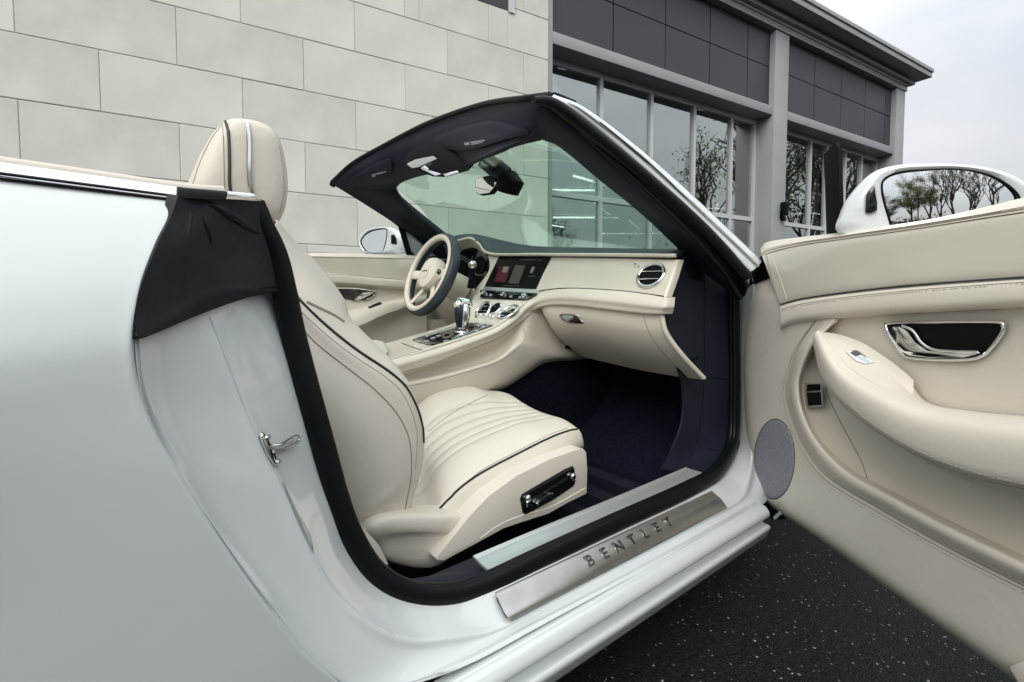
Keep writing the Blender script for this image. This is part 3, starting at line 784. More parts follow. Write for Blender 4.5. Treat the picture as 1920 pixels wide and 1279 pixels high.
# dash pad (navy) with instrument hood
pad_t = [PX(840, 462, 1.42), PX(856, 449, 1.44), PX(882, 443.5, 1.46), PX(906, 444, 1.48), PX(947, 452, 1.5), PX(1006, 463, 1.52), PX(1130, 466, 1.52), PX(1254, 467.5, 1.50), PX(1300, 466, 1.50)]
pad_b = [PX(838, 480, 1.335), PX(856, 452, 1.335), PX(882, 446, 1.335), PX(898, 456, 1.338), PX(920, 475, 1.345), PX(1010, 476.5, 1.35), PX(1130, 477, 1.352), PX(1240, 478, 1.352), PX(1268, 478, 1.352)]
pad_m = mix(pad_t, pad_b, .45); pad_m = [p+V((-.01, 0, .004)) for p in pad_m]
far = [V((1.80, p.y, min(p.z, 1.05)-.01)) for p in pad_t]
pad = sheet('dash_pad', grid([far, pad_t, pad_m, pad_b, [p+V((.01, 0, -.004)) for p in pad_b]], 5, 4), NAVYPAD, dash, .008)
tube('dash_trim_strip', spline([p+V((-.003, 0, -.002)) for p in pad_b[1:]], 8), .0065, CREAM2, dash, 8)
# hood underside and instrument cluster
cl0 = [PX(856, 455, 1.338), PX(882, 449, 1.338), PX(896, 458, 1.34), PX(914, 476, 1.348)]
cl1 = [PX(862, 474, 1.42), PX(880, 467, 1.42), PX(896, 470, 1.42), PX(908, 480, 1.42)]
sheet('hood_lining', grid([cl0, cl1], 6, 4), CREAM, dash, .004)
decal_pts = [PX(a, b, 1.405) for a, b in ((858, 478), (868, 468), (885, 463), (905, 467), (926, 480), (930, 500), (924, 522), (905, 534), (882, 541), (862, 545), (850, 512))]
slab('instrument_cluster', decal_pts, V((.03, 0, 0)), BLACK, dash, bevel=.003)
for (a, b) in ((866, 504), (900, 497)):
    c = PX(a, b, 1.403); lathe('gauge_ring', c, V((-1, 0, .1)), [(.045, 0), (.047, .002), (.044, .003)], BLACKM, dash, 24)
# driver-side lower dash
dl = [rowX(1.30, [(800, 520), (850, 525), (880, 541), (893, 545)]), rowX(1.32, [(800, 560), (845, 570), (876, 576), (885, 580)]), rowX(1.40, [(815, 600), (850, 604), (872, 606), (880, 606)]), rowX(1.5, [(830, 625), (850, 622), (870, 620), (880, 616)])]
sheet('driver_knee_panel', grid(dl, 4, 4), CREAM, dash, .008)
# touch screen
s1 = decal('touch_screen', [(936, 480), (1031.5, 482), (1004, 541.5), (908.5, 536.5)], DB, .004, SCREEN, dash, bevel=.001)
scr = bpy.data.objects['touch_screen']; SB = bvh([scr])
decal('screen_tile', [(936, 499), (957, 500), (948, 529), (926, 528)], SB, .0005, ICON_R, dash)
decal('screen_tile', [(966, 497), (985, 498), (972, 532), (953, 531)], SB, .0006, ICON_G, dash)
decal('screen_icon', [(944, 500), (954, 500.5), (950, 511), (941, 510.5)], SB, .0010, ICON_W, dash)
decal('screen_icon', [(998, 500), (1003, 500.5), (998, 512), (993, 511.5)], SB, .0008, ICON_W, dash)
for a, b, w_ in ((990, 517, 14), (938, 514, 12), (975, 486, 30), (1008, 487, 8), (944, 535, 30)):
    decal('screen_text', [(a, b), (a+w_, b+.6), (a+w_-.5, b+1.7), (a-.5, b+1.1)], SB, .0006, ICON_G, dash)
# bright bar and button strip
st_ = bvh([dash]+[o for o in bpy.data.objects if o.name.startswith('knee_shelf')])
def pxslab(name, pts, x, m, parent, dx, bevel=None):
    return slab(name, [PX(a, b, x) for a, b in pts], V((dx, 0, 0)), m, parent, bevel)
slab('screen_bar', [PX(908, 537.5, 1.276), PX(1004, 543, 1.276), PX(1001, 549.5, 1.262), PX(904, 544, 1.262)], V((.03, 0, -.004)), ALU, dash, bevel=.001)
bs = slab('button_strip', [PX(904, 544.5, 1.258), PX(1002, 550, 1.258), PX(985, 564.5, 1.232), PX(899, 557.5, 1.232)], V((.03, 0, -.006)), BLACK, dash, bevel=.001)
BS = bvh([bs])
for a, b in ((906, 549), (943, 552), (984, 556)):
    c, n = hit(BS, a, b); lathe('rotary_knob', c, n, [(.011, 0), (.011, .010), (.009, .013)], CHROME, dash, 14)
for i, (a, b) in enumerate(((918, 551), (926, 551.5), (956, 554), (966, 555), (973, 555.5), (933, 552))):
    decal('button', [(a, b), (a+5, b+.4), (a+3.6, b+4), (a-1.4, b+3.6)], BS, .0012, BLACKM if i % 2 else SPEAKER, dash)

# ---- centre console
cL = [(660, 661, 1.74), (700, 650, 1.74), (745, 638, 1.74), (800, 622, 1.74), (850, 607, 1.74), (874, 592, 1.735), (884, 572, 1.73), (892, 555, None), (898, 541, 0)]
cR = [(700, 688, 1.44), (738, 675, 1.435), (811, 651, 1.43), (868, 633, 1.43), (924, 613, 1.43), (956, 591, 1.43), (982, 567, 1.425), (994, 556, 0), (1008, 547, 0)]
cl_ = [PY(*q) if q[2] else PX(q[0], q[1], 1.262 if q[0] < 895 else 1.285) for q in cL]
cr_ = [PY(*q) if q[2] else PX(q[0], q[1], 1.262 if q[0] < 1000 else 1.285) for q in cR]
con = sheet('centre_console', grid([[p+V((0, .012, -.09)) for p in cl_], [p+V((0, .010, -.012)) for p in cl_], cl_, mix(cl_, cr_, .35), mix(cl_, cr_, .7), cr_, [p+V((0, -.004, -.006)) for p in cr_]], 4, 4), VENEER, CAR, .008)
CB = bvh([con])
# side of the console with its pocket
cs = [lo_[0:6] + [(1017, 575, 1.42)],
      [(748, 702, 1.425), (814, 681, 1.425), (879, 656, 1.425), (934, 634, 1.425), (966, 613, 1.425), (992, 592, 1.418), (1017, 590, 1.42)],
      [(752, 707, 1.46), (813, 687, 1.47), (878, 664, 1.47), (930, 644, 1.47), (962, 622, 1.455), (989, 608, 1.418), (1020, 605, 1.42)],
      [(760, 714, 1.455), (813, 703, 1.465), (880, 685, 1.465), (929, 669, 1.465), (960, 640, 1.45), (987, 625, 1.418), (1027, 620, 1.42)],
      [(763, 719, 1.405), (816, 708, 1.405), (884, 690, 1.405), (936, 672, 1.405), (970, 645, 1.405), (992, 640, 1.415), (1036, 635, 1.42)],
      [(766, 728, 1.402), (820, 718, 1.402), (889, 700, 1.402), (940, 682, 1.402), (977, 655, 1.402), (1000, 652, 1.412), (1050, 650, 1.42)],
      [(770, 757, 1.42), (832, 748, 1.42), (898, 732, 1.42), (948, 717, 1.42), (985, 692, 1.42), (1018, 672, 1.42), (1078, 668, 1.42)],
      [(770, 770, 1.45), (832, 760, 1.45), (900, 742, 1.45), (950, 726, 1.45), (990, 700, 1.45), (1025, 680, 1.45), (1082, 675, 1.45)]]
cs = [[PY(*q) for q in r] for r in cs]
for r in cs: r.append(r[-1]+V((.22, .0, .0)))
csd = sheet('console_side', grid(cs, 5, 3), CREAM, con, .006)
CSB = bvh([csd])
seam('leather_seam_or_shade', [(768, 724), (820, 713), (888, 694), (938, 677), (973, 650), (985, 632), (981, 616)], CSB, .0010, STITCH, con, 0)
seam('leather_seam_or_shade', [(747, 700), (815, 680), (881, 655), (936, 633), (970, 610), (995, 588)], CSB, .0015, STITCH, con, 0)
# navy carpet wall below the console
cw = [[V((p.x-.02, 1.46, p.z+.02)) for p in cs[-1]], [V((p.x-.02, 1.46, .19)) for p in cs[-1]]]
cw[0][-1] = V((1.8, 1.46, .66)); cw[1][-1] = V((1.8, 1.46, .19))
sheet('tunnel_carpet', grid(cw, 3, 4), CARPET, con, .01)
# armrest lid
al = [rowY(0, [(640, 650, 1.70), (690, 638, 1.70), (715, 640, 1.70), (724, 646, 1.69)]), rowY(0, [(640, 668, 1.5), (690, 650, 1.52), (718, 650, 1.54), (727, 652, 1.56)]), rowY(0, [(650, 700, 1.44), (700, 676, 1.46), (724, 662, 1.5), (728, 658, 1.54)])]
sheet('armrest_lid', grid(al, 4, 4), CREAM2, con, .03)
seam('console_joint', [(753, 644), (770, 650), (792, 657)], CB, .0016, BLACKM, con, 0)
seam('console_joint', [(735, 674), (790, 657)], CB, .0010, STITCH, con, 0)
# gear selector panel
gp = skin('selector_panel', [(772, 638), (800, 629), (850, 612.5), (880, 604), (900, 606), (924, 609.5), (918, 614), (870, 630), (812, 648), (795, 646)], CB, .003, BLACK, con, sp=2)
gpo = bpy.data.objects['selector_panel']; GP = bvh([gpo])
for a, b in ((800, 640), (812, 634), (826, 641), (838, 628), (842, 636), (822, 630), (855, 622), (884, 614), (896, 611), (905, 613), (892, 620), (858, 630), (786, 640)):
    c, n = hit(GP, a, b)
    if c: lathe('button', c-n*.001, n, [(.010, 0), (.010, .003), (.008, .0042)], random.choice((CHROME, ALU, BLACKM)), con, 14)
for px in ([(778, 638), (812, 645), (868, 628), (916, 611)], [(778, 638), (850, 614), (882, 606), (916, 611)]):
    seam('chrome_bead', px, GP, .0012, CHROME, con, 0, n=4)
# gear lever: stalk, chrome-edged grip with leather
gpos, gn = hit(GP, 866, 622)
up3 = V((.0, 0, 1))
lv = lathe('gear_lever', gpos-up3*.002, up3, [(.030, 0), (.028, .006), (.014, .012), (.012, .05)], CHROME, con, 18)
lv_ = lv; lv = con
prof = [(866, 614, .019), (866, 602, .026), (867, 590, .030), (867, 580, .030), (869, 572, .022)]
gd = dist(gpos)
gpts = [PY(a, b, gpos.y) for a, b, r in prof]
tube('grip', gpts, [q[2] for q in prof], NAVY, lv, 14)
for sd in (-1, 1):
    tube('grip_chrome_side', [p+V((-.002, sd*r[2]*.86, 0)) for p, r in zip(gpts, prof)], [r[2]*.45 for r in prof], CHROME, lv, 8)
tube('grip_cap', [gpts[-1]+V((-.032, 0, -.004)), gpts[-1]+V((-.014, 0, .006)), gpts[-1]+V((.014, 0, .004)), gpts[-1]+V((.030, 0, -.006))], [.016, .024, .024, .016], CHROME, lv, 12)
# vents in the centre stack
def vent(c, n, ra, rb, upv, parent, name='air_vent', bars=3, ring=.006, barm=CHROME):
    n = n.normalized(); u = (upv-n*upv.dot(n)).normalized(); v = n.cross(u)
    def ell(k, h, q=28): return [c+n*h+u*cos(2*pi*i/q)*ra*k+v*sin(2*pi*i/q)*rb*k for i in range(q)]
    o = tube(name, ell(1, .003), ring, CHROME, parent, 8, closed=True)
    slab('vent_back', ell(.98, -.001), n*.002, BLACKM, parent)
    for i in range(bars):
        t = (i+1)/(bars+1)*2-1; hw = rb*math.sqrt(1-t*t)*.95
        tube('vent_bar', [c+u*ra*t+v*hw+n*.004, c+u*ra*t-v*hw+n*.003], .0022, barm, parent, 6)
    return o
for (a, b, r) in ((907, 583, .040), (953, 586.5, .043)):
    c, n = hit(CB, a, b)
    if c: vent(c, n, r, r, ZU, con)
    else: print('no vent', a, b)
c, n = hit(CB, 930, 579)
ck = lathe('dash_clock', c, n, [(.030, 0), (.031, .004), (.026, .006)], CHROME, con, 24)
lathe('clock_face', c+n*.0055, n, [(.025, 0), (.025, .0012)], BLACK, con, 24)
tube('clock_hand', [c+n*.008, c+n*.008+V((0, .004, .014))], .001, ICON_W, con, 4)
for a, b in ((897, 590), (903, 594), (913, 594), (921, 595), (926, 597), (938, 597)):
    q, n2 = hit(CB, a, b)
    if q: lathe('organ_stop', q, n2, [(.006, 0), (.006, .010), (.008, .013), (.006, .016)], CHROME, con, 10)
# right-hand vent on the fascia
c, n = hit(DB, 1221, 517)
vent(c, n, .043, .046, ZU, dash, bars=2, ring=.006)
# engraved emblem beside it
for px in ([(1187, 496), (1190, 494.5), (1193, 496.5)], [(1190.5, 496), (1190.5, 503)], [(1195, 499), (1198, 498), (1197, 503)]):
    seam('badge', px, DB, .0012, LETTER, dash, .0, n=3)

# ---- steering wheel
SW = V((1.125, 1.95, .985))-RT*.018
ax = V((-.93, .03, .36)).normalized()     # faces the driver
u = ZU - ax*ZU.dot(ax); u.normalize(); v = ax.cross(u)
Rw = .186
def ring(R, h, q=56): return [SW+ax*h+u*cos(2*pi*i/q)*R+v*sin(2*pi*i/q)*R for i in range(q)]
wheel = tube('steering_wheel', ring(Rw, -.012), .0190, NAVYPAD, CAR, 14, closed=True, flat=1.35, up=ax)
tube('rim_cream_inlay', ring(Rw-.0080, .0050), .0140, CREAM2, wheel, 12, closed=True)
tube('rim_seam', ring(Rw+.004, .0145), .0016, STITCH, wheel, 5, closed=True)
lathe('horn_pad', SW-ax*.035, ax, [(.066, -.03), (.079, .0), (.080, .030), (.072, .047), (.052, .054), (.0, .056)], CREAM2, wheel, 28)
lathe('badge_ring', SW+ax*.019, ax, [(.030, 0), (.031, .0035), (.027, .0035)], CREAM, wheel, 24)
tube('badge', [SW+ax*.024-v*.022, SW+ax*.024-v*.008+u*.004, SW+ax*.024+v*.008+u*.004, SW+ax*.024+v*.022], .0025, LETTER, wheel, 6)
for ang, wid in ((pi/2, .030), (-pi/2, .030), (pi*.82, .018), (-pi*.82, .018)):
    d = u*cos(ang)+v*sin(ang)
    tube('spoke', [SW+d*.05-ax*.022, SW+d*.10-ax*.020, SW+d*(Rw-.008)-ax*.004], [wid*1.1, wid*.8, wid*.75], CREAM2, wheel, 10, flat=.42, up=ax)
for s_ in (1, -1):
    lathe('spoke_button', SW+v*s_*.083+u*.006-ax*.006, ax, [(.012, 0), (.012, .006), (.009, .009)], BLACK, wheel, 14)
    tube('shift_paddle', [SW+v*s_*.10-ax*.05+u*.03, SW+v*s_*.125-ax*.05+u*.055], [.012, .014], BLACK, wheel, 8, flat=.3, up=ax)
tube('column_shroud', [SW-ax*.04, SW-ax*.10, SW-ax*.19-ZU*.01], [.052, .062, .07], CREAM, wheel, 16)
# stalk with chrome tip
sb = PY(884, 540, 1.80); s0 = PY(885, 520, 1.79); s1_ = PY(886, 500, 1.78)
stk = tube('wiper_stalk', [sb, s0, s1_], [.02, .014, .012], BLACKM, CAR, 10)
lathe('stalk_tip', s1_-ZU*.004, ZU, [(.010, -.004), (.018, .006), (.02, .016), (.014, .028), (.004, .031)], CHROME, stk, 14)

# ---- passenger seat (and its twin on the driver side)
pip = [(545, 535, .985), (560, 559, .975), (616, 613, .97), (673, 658, .968), (729, 695, .966), (762, 724, .965), (783, 762, .965), (794, 808, .965), (791, 872, .965), (767, 958, .965)]
sm_ = [(530, 548, .965), (548, 592, .955), (590, 641, .95), (650, 689, .948), (701, 729, .946), (741, 771, .945), (764, 813, .945), (771, 855, .945), (770, 898, .945), (758, 962, .95)]
rr_ = [(500, 560, .955), (512, 620, .94), (545, 690, .935), (600, 750, .932), (650, 805, .93), (690, 850, .93), (712, 890, .93), (720, 915, .93), (720, 940, .93), (718, 968, .94)]
bk_ = [(470, 570, .99), (490, 640, .98), (515, 720, .975), (540, 790, .97), (565, 850, .97), (590, 900, .97), (615, 940, .97), (640, 965, .97), (660, 985, .97), (675, 1000, .97)]
bb_ = [(450, 570, 1.10), (470, 640, 1.10), (490, 720, 1.10), (515, 790, 1.10), (540, 850, 1.10), (565, 900, 1.10), (590, 940, 1.10), (615, 965, 1.10), (635, 985, 1.10), (650, 1000, 1.10)]
seat = sheet('passenger_seat', grid([rowY(0, r) for r in (bb_, bk_, rr_, sm_, [(a[0]*.4+b[0]*.6, a[1]*.4+b[1]*.6, .952) for a, b in zip(sm_, pip)], pip, [(q[0]+1, q[1], q[2]+.012) for q in pip])], 5, 3), CREAM, CAR, .008)
seat['label'] = 'cream leather seat back and base nearest the open door'
STB = bvh([seat])
seam('seat_piping', [(q[0]-2, q[1]+1) for q in pip[:-3]]+[(792, 800), (794, 830)], STB, .0028, PIPE, seat, .001)
seam('leather_seam_or_shade', [(q[0], q[1]) for q in sm_], STB, .0016, STITCH, seat, 0)
seam('leather_seam_or_shade', [(q[0]-12, q[1]+8) for q in pip[:-1]], STB, .0009, STITCH, seat, 0)
# bolster and front of the backrest
sil = [(512, 414, 1.12), (545, 450, 1.12), (587, 490, 1.12), (622, 532, 1.12), (643, 566, 1.12), (646, 590, 1.11), (668, 615, 1.08), (704, 650, 1.05), (735, 680, 1.01), (765, 718, .985)]
pb = [PY(*q) for q in [(497, 440, 1.0)] + pip[0:6]]
pb = spline(pb, 5); 
def resample(p, n):
    L_ = [0]
    for a, b in zip(p, p[1:]): L_.append(L_[-1]+(b-a).length)
    o = []
    for i in range(n):
        t = L_[-1]*i/(n-1); j = 0
        while j < len(L_)-2 and L_[j+1] < t: j += 1
        o.append(p[j].lerp(p[j+1], (t-L_[j])/max(1e-9, L_[j+1]-L_[j])))
    return o
pbr = resample(pb, 10)
S_ = [PY(*q) for q in sil]
def srow(dx, y): return [p.lerp(V((p.x+dx, y, p.z-.004)), min(1, (9-i)/4.0)) for i, p in enumerate(S_)]
S2, S3, S4, S5 = srow(-.035, 1.24), srow(-.045, 1.36), srow(-.01, 1.45), srow(-.07, 1.50)
m1 = [a.lerp(b, .45)+V((.006, -.022, .004))*min(1, (9-i)/4) for i, (a, b) in enumerate(zip(pbr, S_))]
bol = sheet('backrest_front', grid([pbr, m1, S_, S2, S3, S4, S5], 5, 4), CREAM2, seat, .003)
BOB = bvh([bol])
seam('leather_seam_or_shade', [(575, 566), (600, 578), (625, 590), (645, 603)], BOB, .0036, STITCH, seat, -.001)  # thick dark line that paints in the shade of the crease below the bolster
# headrest
ho = [(362, 352), (372, 312), (391, 266), (404, 244), (420, 228), (440, 222.5), (470, 225), (500, 236), (520, 256), (532, 293), (539, 340), (537, 380), (529, 405), (514, 420), (465, 418), (410, 405), (372, 385)]
hp = spline([PY(a, b, 1.135) for a, b in ho], 3, True)
hc = sum(hp, V((0, 0, 0)))/len(hp)
def hsec(y, k): return [V((hc.x+(p.x-hc.x)*k, y, hc.z+(p.z-hc.z)*k)) for p in hp]
secs = [hsec(1.098, .55), hsec(1.102, .80), hsec(1.115, .945), hsec(1.135, 1.0), hsec(1.20, 1.02), hsec(1.26, 1.02), hsec(1.32, 1.0), hsec(1.345, .93), hsec(1.355, .75)]
k = len(hp); vs = [p for s_ in secs for p in s_]; fs = []
for i in range(len(secs)-1):
    for j in range(k): fs.append((i*k+j, i*k+(j+1) % k, (i+1)*k+(j+1) % k, (i+1)*k+j))
vs.append(V((hc.x, 1.094, hc.z))); c0 = len(vs)-1
for j in range(k): fs.append((c0, (j+1) % k, j))
fs.append(tuple((len(secs)-1)*k+j for j in range(k)))
head = raw('headrest', vs, fs, CREAM2, seat, angle=70)
HD = bvh([head])
seam('headrest_piping', [(422, 224), (428, 250), (430, 300), (430, 340), (432, 358)], HD, .0032, PIPE, seat, .0005)
seam('headrest_chrome', [(463, 230), (467, 262), (467, 320), (470, 350), (472, 362)], HD, .0042, CHROME, seat, .001)
seam('headrest_seam', [(461, 228), (463.5, 262), (463.5, 320), (466, 350)], HD, .0014, STITCH, seat, .0)
seam('leather_seam_or_shade', [(362, 345), (376, 303), (396, 262), (418, 232)], HD, .0012, STITCH, seat, 0)
seam('leather_seam_or_shade', [(417, 232), (419, 262), (420, 310), (421, 352)], HD, .0009, STITCH, seat, 0)
seam('leather_seam_or_shade', [(524, 275), (531, 320), (532, 365), (524, 400)], HD, .0009, STITCH, seat, 0)
# cushion
near = [PY(*q) for q in [(800, 1000, .965), (818, 962, .96), (860, 919, .955), (903, 888, .952), (966, 854, .95), (1029, 822, .95), (1066, 808, .952), (1080, 804, .955)]]
fary = [PY(*q) for q in [(755, 800, 1.44), (775, 775, 1.44), (800, 752, 1.44), (835, 738, 1.44), (870, 734, 1.44), (905, 737, 1.43), (925, 739, 1.41), (938, 740, 1.40)]]
near_s = near
near = resample(spline(near, 6), 8); fary = resample(spline(fary, 6), 8)
def crow(t):
    r = []
    for i, (a, b) in enumerate(zip(near, fary)):
        p = a.lerp(b, t)
        r.append(p)
    r.insert(0, r[0]+V((-.16, 0, .0)))
    return r
CUSH = []
gr = {.25, .34, .43, .52, .61, .70}
tt = sorted({0, .03, .07, .11, .15, .20, .76, .80, .86, .92, .97, 1.0} | gr | {round(g_+d_, 4) for g_ in gr for d_ in (-.008, .008, .045)})
for t in tt:
    r = crow(t)
    if t < .26: h = .018*sin(pi*min(1, t/.26*.75+.0)) 
    elif t < .72: h = .0125 - .011*sin(pi*(t-.26)/.46)
    else: h = .012 + .016*sin(pi*(t-.72)/.28*.8)
    if t in gr: h -= .0065
    CUSH.append([p+V((0, 0, h*(.55 if i > 6 else 1)*(1 if 0 < t < 1 else 1))) for i, p in enumerate(r)])
# roll the front edge down
for r in CUSH:
    p = r[-1]; q = r[-2]
    r += [p+V((.018, 0, -.014)), p+V((.022, 0, -.05)), p+V((.014, 0, -.10)), p+V((-.02, 0, -.13))]
cush = sheet('seat_cushion', grid(CUSH, 3, 1, lin_v=True), CREAM2, seat, .02, angle=70)
CUB = bvh([cush])
seam('leather_seam_or_shade', [(914, 741), (882, 756), (842, 779), (803, 810)], CUB, .0013, STITCH, seat, 0)
near = near_s
sd = [near+[near[-1]+V((.016, 0, -.014)), near[-1]+V((.02, 0, -.05))]]
low = [PY(*q) for q in [(815, 1040, .945), (840, 1010, .945), (882, 967, .94), (915, 932, .938), (970, 892, .936), (1030, 862, .936), (1066, 849, .94), (1082, 845, .945), (1090, 843, .955), (1091, 842, .97)]]
n0 = near+[PY(1087, 808, .955), PY(1089, 822, .965)]
sidec = sheet('cushion_side', grid([[p+V((0, .01, .003)) for p in n0], n0, [p+V((0, -.008, -.01)) for p in n0], [a.lerp(b, .6)+V((0, -.010, 0)) for a, b in zip(n0, low)], low, [p+V((0, .03, -.004)) for p in low]], 4, 3), CREAM, seat, .01)
seam('seat_piping', [(818, 961), (860, 918), (903, 887), (966, 853.5), (1029, 822), (1066, 808), (1083, 804.5)], bvh([sidec, cush]), .0028, PIPE, seat, .001)
seam('leather_seam_or_shade', [(826, 953), (864, 914), (905, 881), (966, 848), (1029, 816), (1066, 802)], bvh([cush]), .0010, STITCH, seat, 0)
# base panel with switches
bo = [(1088, 841), (1095, 842), (1100, 848), (1102, 880), (1101, 926), (1064, 944), (1029, 964), (985, 978), (944, 992), (890, 1022), (834, 1052), (820, 1053), (817, 1047), (848, 1008), (882, 966), (915, 931), (970, 891), (1030, 861), (1066, 848)]
base = slab('seat_base', [PY(a, b, .893) for a, b in bo], V((0, .08, 0)), CREAM2, seat, bevel=.010)
BA = bvh([base])
swp = decal('switch_panel', [(976, 935), (980, 927), (1000, 915), (1060, 880), (1074, 874), (1077, 878), (1079, 905), (1075, 912), (1040, 936), (1000, 958), (986, 965), (981, 962)], BA, .003, BLACK, seat, bevel=.001)
SWB = bvh([bpy.data.objects['switch_panel']])
for a, b in ((988, 934), (1072, 893)):
    q, n = hit(SWB, a, b); lathe('lumbar_knob', q, n, [(.009, 0), (.010, .006), (.006, .010)], CHROME, seat, 16)
for nm, pts, h in (('recline_switch', [(989, 942), (993, 940), (1000, 948), (1001, 954), (997, 956), (990, 952)], .012), ('slide_switch', [(1007, 945), (1012, 939), (1030, 926), (1038, 924), (1039, 929), (1034, 935), (1015, 949), (1009, 949)], .012)):
    decal(nm, pts, SWB, h, CHROME, seat, bevel=.003)
    decal(nm+'_trim', [(a*.86+sum(p[0] for p in pts)/len(pts)*.14, b*.86+sum(p[1] for p in pts)/len(pts)*.14) for a, b in pts], SWB, h*1.12, BLACK, seat, bevel=.002)
seam('base_contour', [(900, 1010), (935, 985), (975, 968), (1030, 952), (1098, 915)], BA, .003, CREAM2, seat, -.0015)
# rear foot of the seat with hinge cover
hf0 = [PY(*q) for q in [(668, 1000, .955), (690, 978, .935), (716, 966, .928), (760, 962, .925), (820, 962, .925), (868, 963, .925), (890, 970, .93), (890, 990, .935)]]
hf1 = [PY(*q) for q in [(672, 1008, .945), (696, 990, .918), (722, 979, .912), (762, 974, .910), (820, 973, .910), (866, 974, .910), (888, 982, .915), (886, 996, .925)]]
hf2 = [PY(*q) for q in [(690, 1018, .935), (705, 1005, .918), (735, 998, .911), (775, 996, .909), (820, 997, .909), (858, 998, .909), (880, 998, .915), (880, 1001, .925)]]
hf3 = [PY(*q) for q in [(700, 1030, .95), (714, 1020, .93), (740, 1012, .925), (780, 1008, .922), (820, 1008, .92), (855, 1006, .92), (868, 1004, .92), (872, 1004, .93)]]
hf4 = [PY(*q) for q in [(705, 1050, .95), (722, 1048, .935), (745, 1055, .932), (780, 1062, .93), (815, 1062, .93), (838, 1050, .93), (858, 1030, .93), (872, 1010, .94)]]
sheet('hinge_cover', grid([[p+V((0, .06, -.002)) for p in hf0], hf0, hf1, hf2, hf3, hf4, [p+V((0, .04, -.01)) for p in hf4]], 4, 3), CREAM, seat, .008)
wl_ = [PY(*q) for q in [(676, 985, .90), (690, 1000, .895), (710, 1022, .89), (728, 1058, .885)]]
sheet('backrest_lower_trim', grid([wl_, [p+V((-.045, .0, -.0)) for p in wl_], [p+V((-.055, .05, -.0)) for p in wl_]], 3, 3), CREAM2, seat, .006)
# floor mat with pile bands
fm = box('floor_mat', (1.02, .87, .2005), (.62, 0, 0), (0, .52, 0), (0, 0, .008), CARPET, CAR, bevel=.003)
for i in range(4):
    box('pile_band', (1.06+i*.145, .875, .2092), (.062, 0, 0), (0, .51, 0), (0, 0, .004), MAT2, fm)
# driver seat: copies of the passenger seat and its parts, one seat width further in
skip = ('switch', 'knob', 'recline', 'slide')
ds = seat.copy(); COL.objects.link(ds); ds.name = 'driver_seat'; ds.location = (0, .74, 0); ds['label'] = 'cream leather seat behind the steering wheel'
for ch in [o for o in bpy.data.objects if o.parent == seat]:
    if any(s_ in ch.name for s_ in skip): continue
    c = ch.copy(); COL.objects.link(c); c.parent = ds
# ---- windscreen frame, header, visors, mirror
pa = [[(1038, 177, .945), (1100, 203, .915), (1200, 278, .865), (1310, 376, .785), (1428, 488, .70)],
      [(1036, 180, .935), (1096, 210, .905), (1194, 287, .853), (1303, 386, .775), (1420, 500, .69)],
      [(1034, 184, .935), (1086, 213, .910), (1185, 294, .857), (1295, 394, .778), (1410, 508, .69)]]
PA = [[PY(*q) for q in r] for r in pa]
frame = sheet('windscreen_frame', grid([[p+V((0, .03, .002)) for p in PA[0]], PA[0], PA[1], PA[2], [p+V((0, .012, -.002)) for p in PA[2]]], 6, 3), PAINT, CAR, .006)
FRB = bvh([frame])
tube('pillar_chrome_bead', spline([PY(a, b, c-.004) for a, b, c in [(1065, 192, .925), (1098, 210, .905), (1195, 287, .853), (1304, 386, .775), (1422, 499, .69)]], 6), .004, CHROME, frame, 6)
pin = [[(1033, 183, .935), (1084, 212, .915), (1183, 293, .862), (1293, 393, .783), (1402, 500, .70)],
       [(1015, 190, .945), (1066, 222, .93), (1170, 303, .88), (1285, 400, .80), (1398, 520, .725)],
       [(1010, 200, .955), (1056, 235, .94), (1158, 317, .893), (1274, 413, .813), (1394, 540, .745)],
       [(1008, 225, .985), (1050, 255, .97), (1145, 330, .925), (1255, 425, .85), (1388, 560, .78)],
       [(1012, 258, 1.03), (1052, 277, 1.02), (1125, 337, .98), (1215, 410, .92), (1330, 520, .84)],
       [(1020, 262, 1.05), (1056, 281, 1.04), (1126, 339, 1.0), (1212, 410, .94), (1305, 500, .86)]]
pil = sheet('pillar_trim', grid([[PY(*q) for q in r] for r in pin], 6, 4), NAVY, frame, .012)
PB = bvh([pil])
tube('pillar_seal', spline([PY(*q) for q in [(1000, 188, .94), (1030, 192, .935), (1072, 220, .918), (1172, 300, .865), (1285, 398, .787), (1350, 462, .74), (1400, 520, .70)]], 6), [.010+.008*min(1, i/10) for i in range(37)], RUBBER, frame, 10)
tube('pillar_seal', spline([PY(*q) for q in [(1040, 200, .945), (1150, 302, .885), (1265, 410, .805), (1350, 500, .752), (1388, 560, .745)]], 6), .008, RUBBER, frame, 8)
sheet('pillar_corner_cover', grid([[PY(1340, 470, .76), PY(1380, 505, .735), PY(1400, 540, .72)], [PY(1330, 500, .80), PY(1365, 535, .78), PY(1396, 556, .745)]], 4, 4), RUBBER, frame, .012)
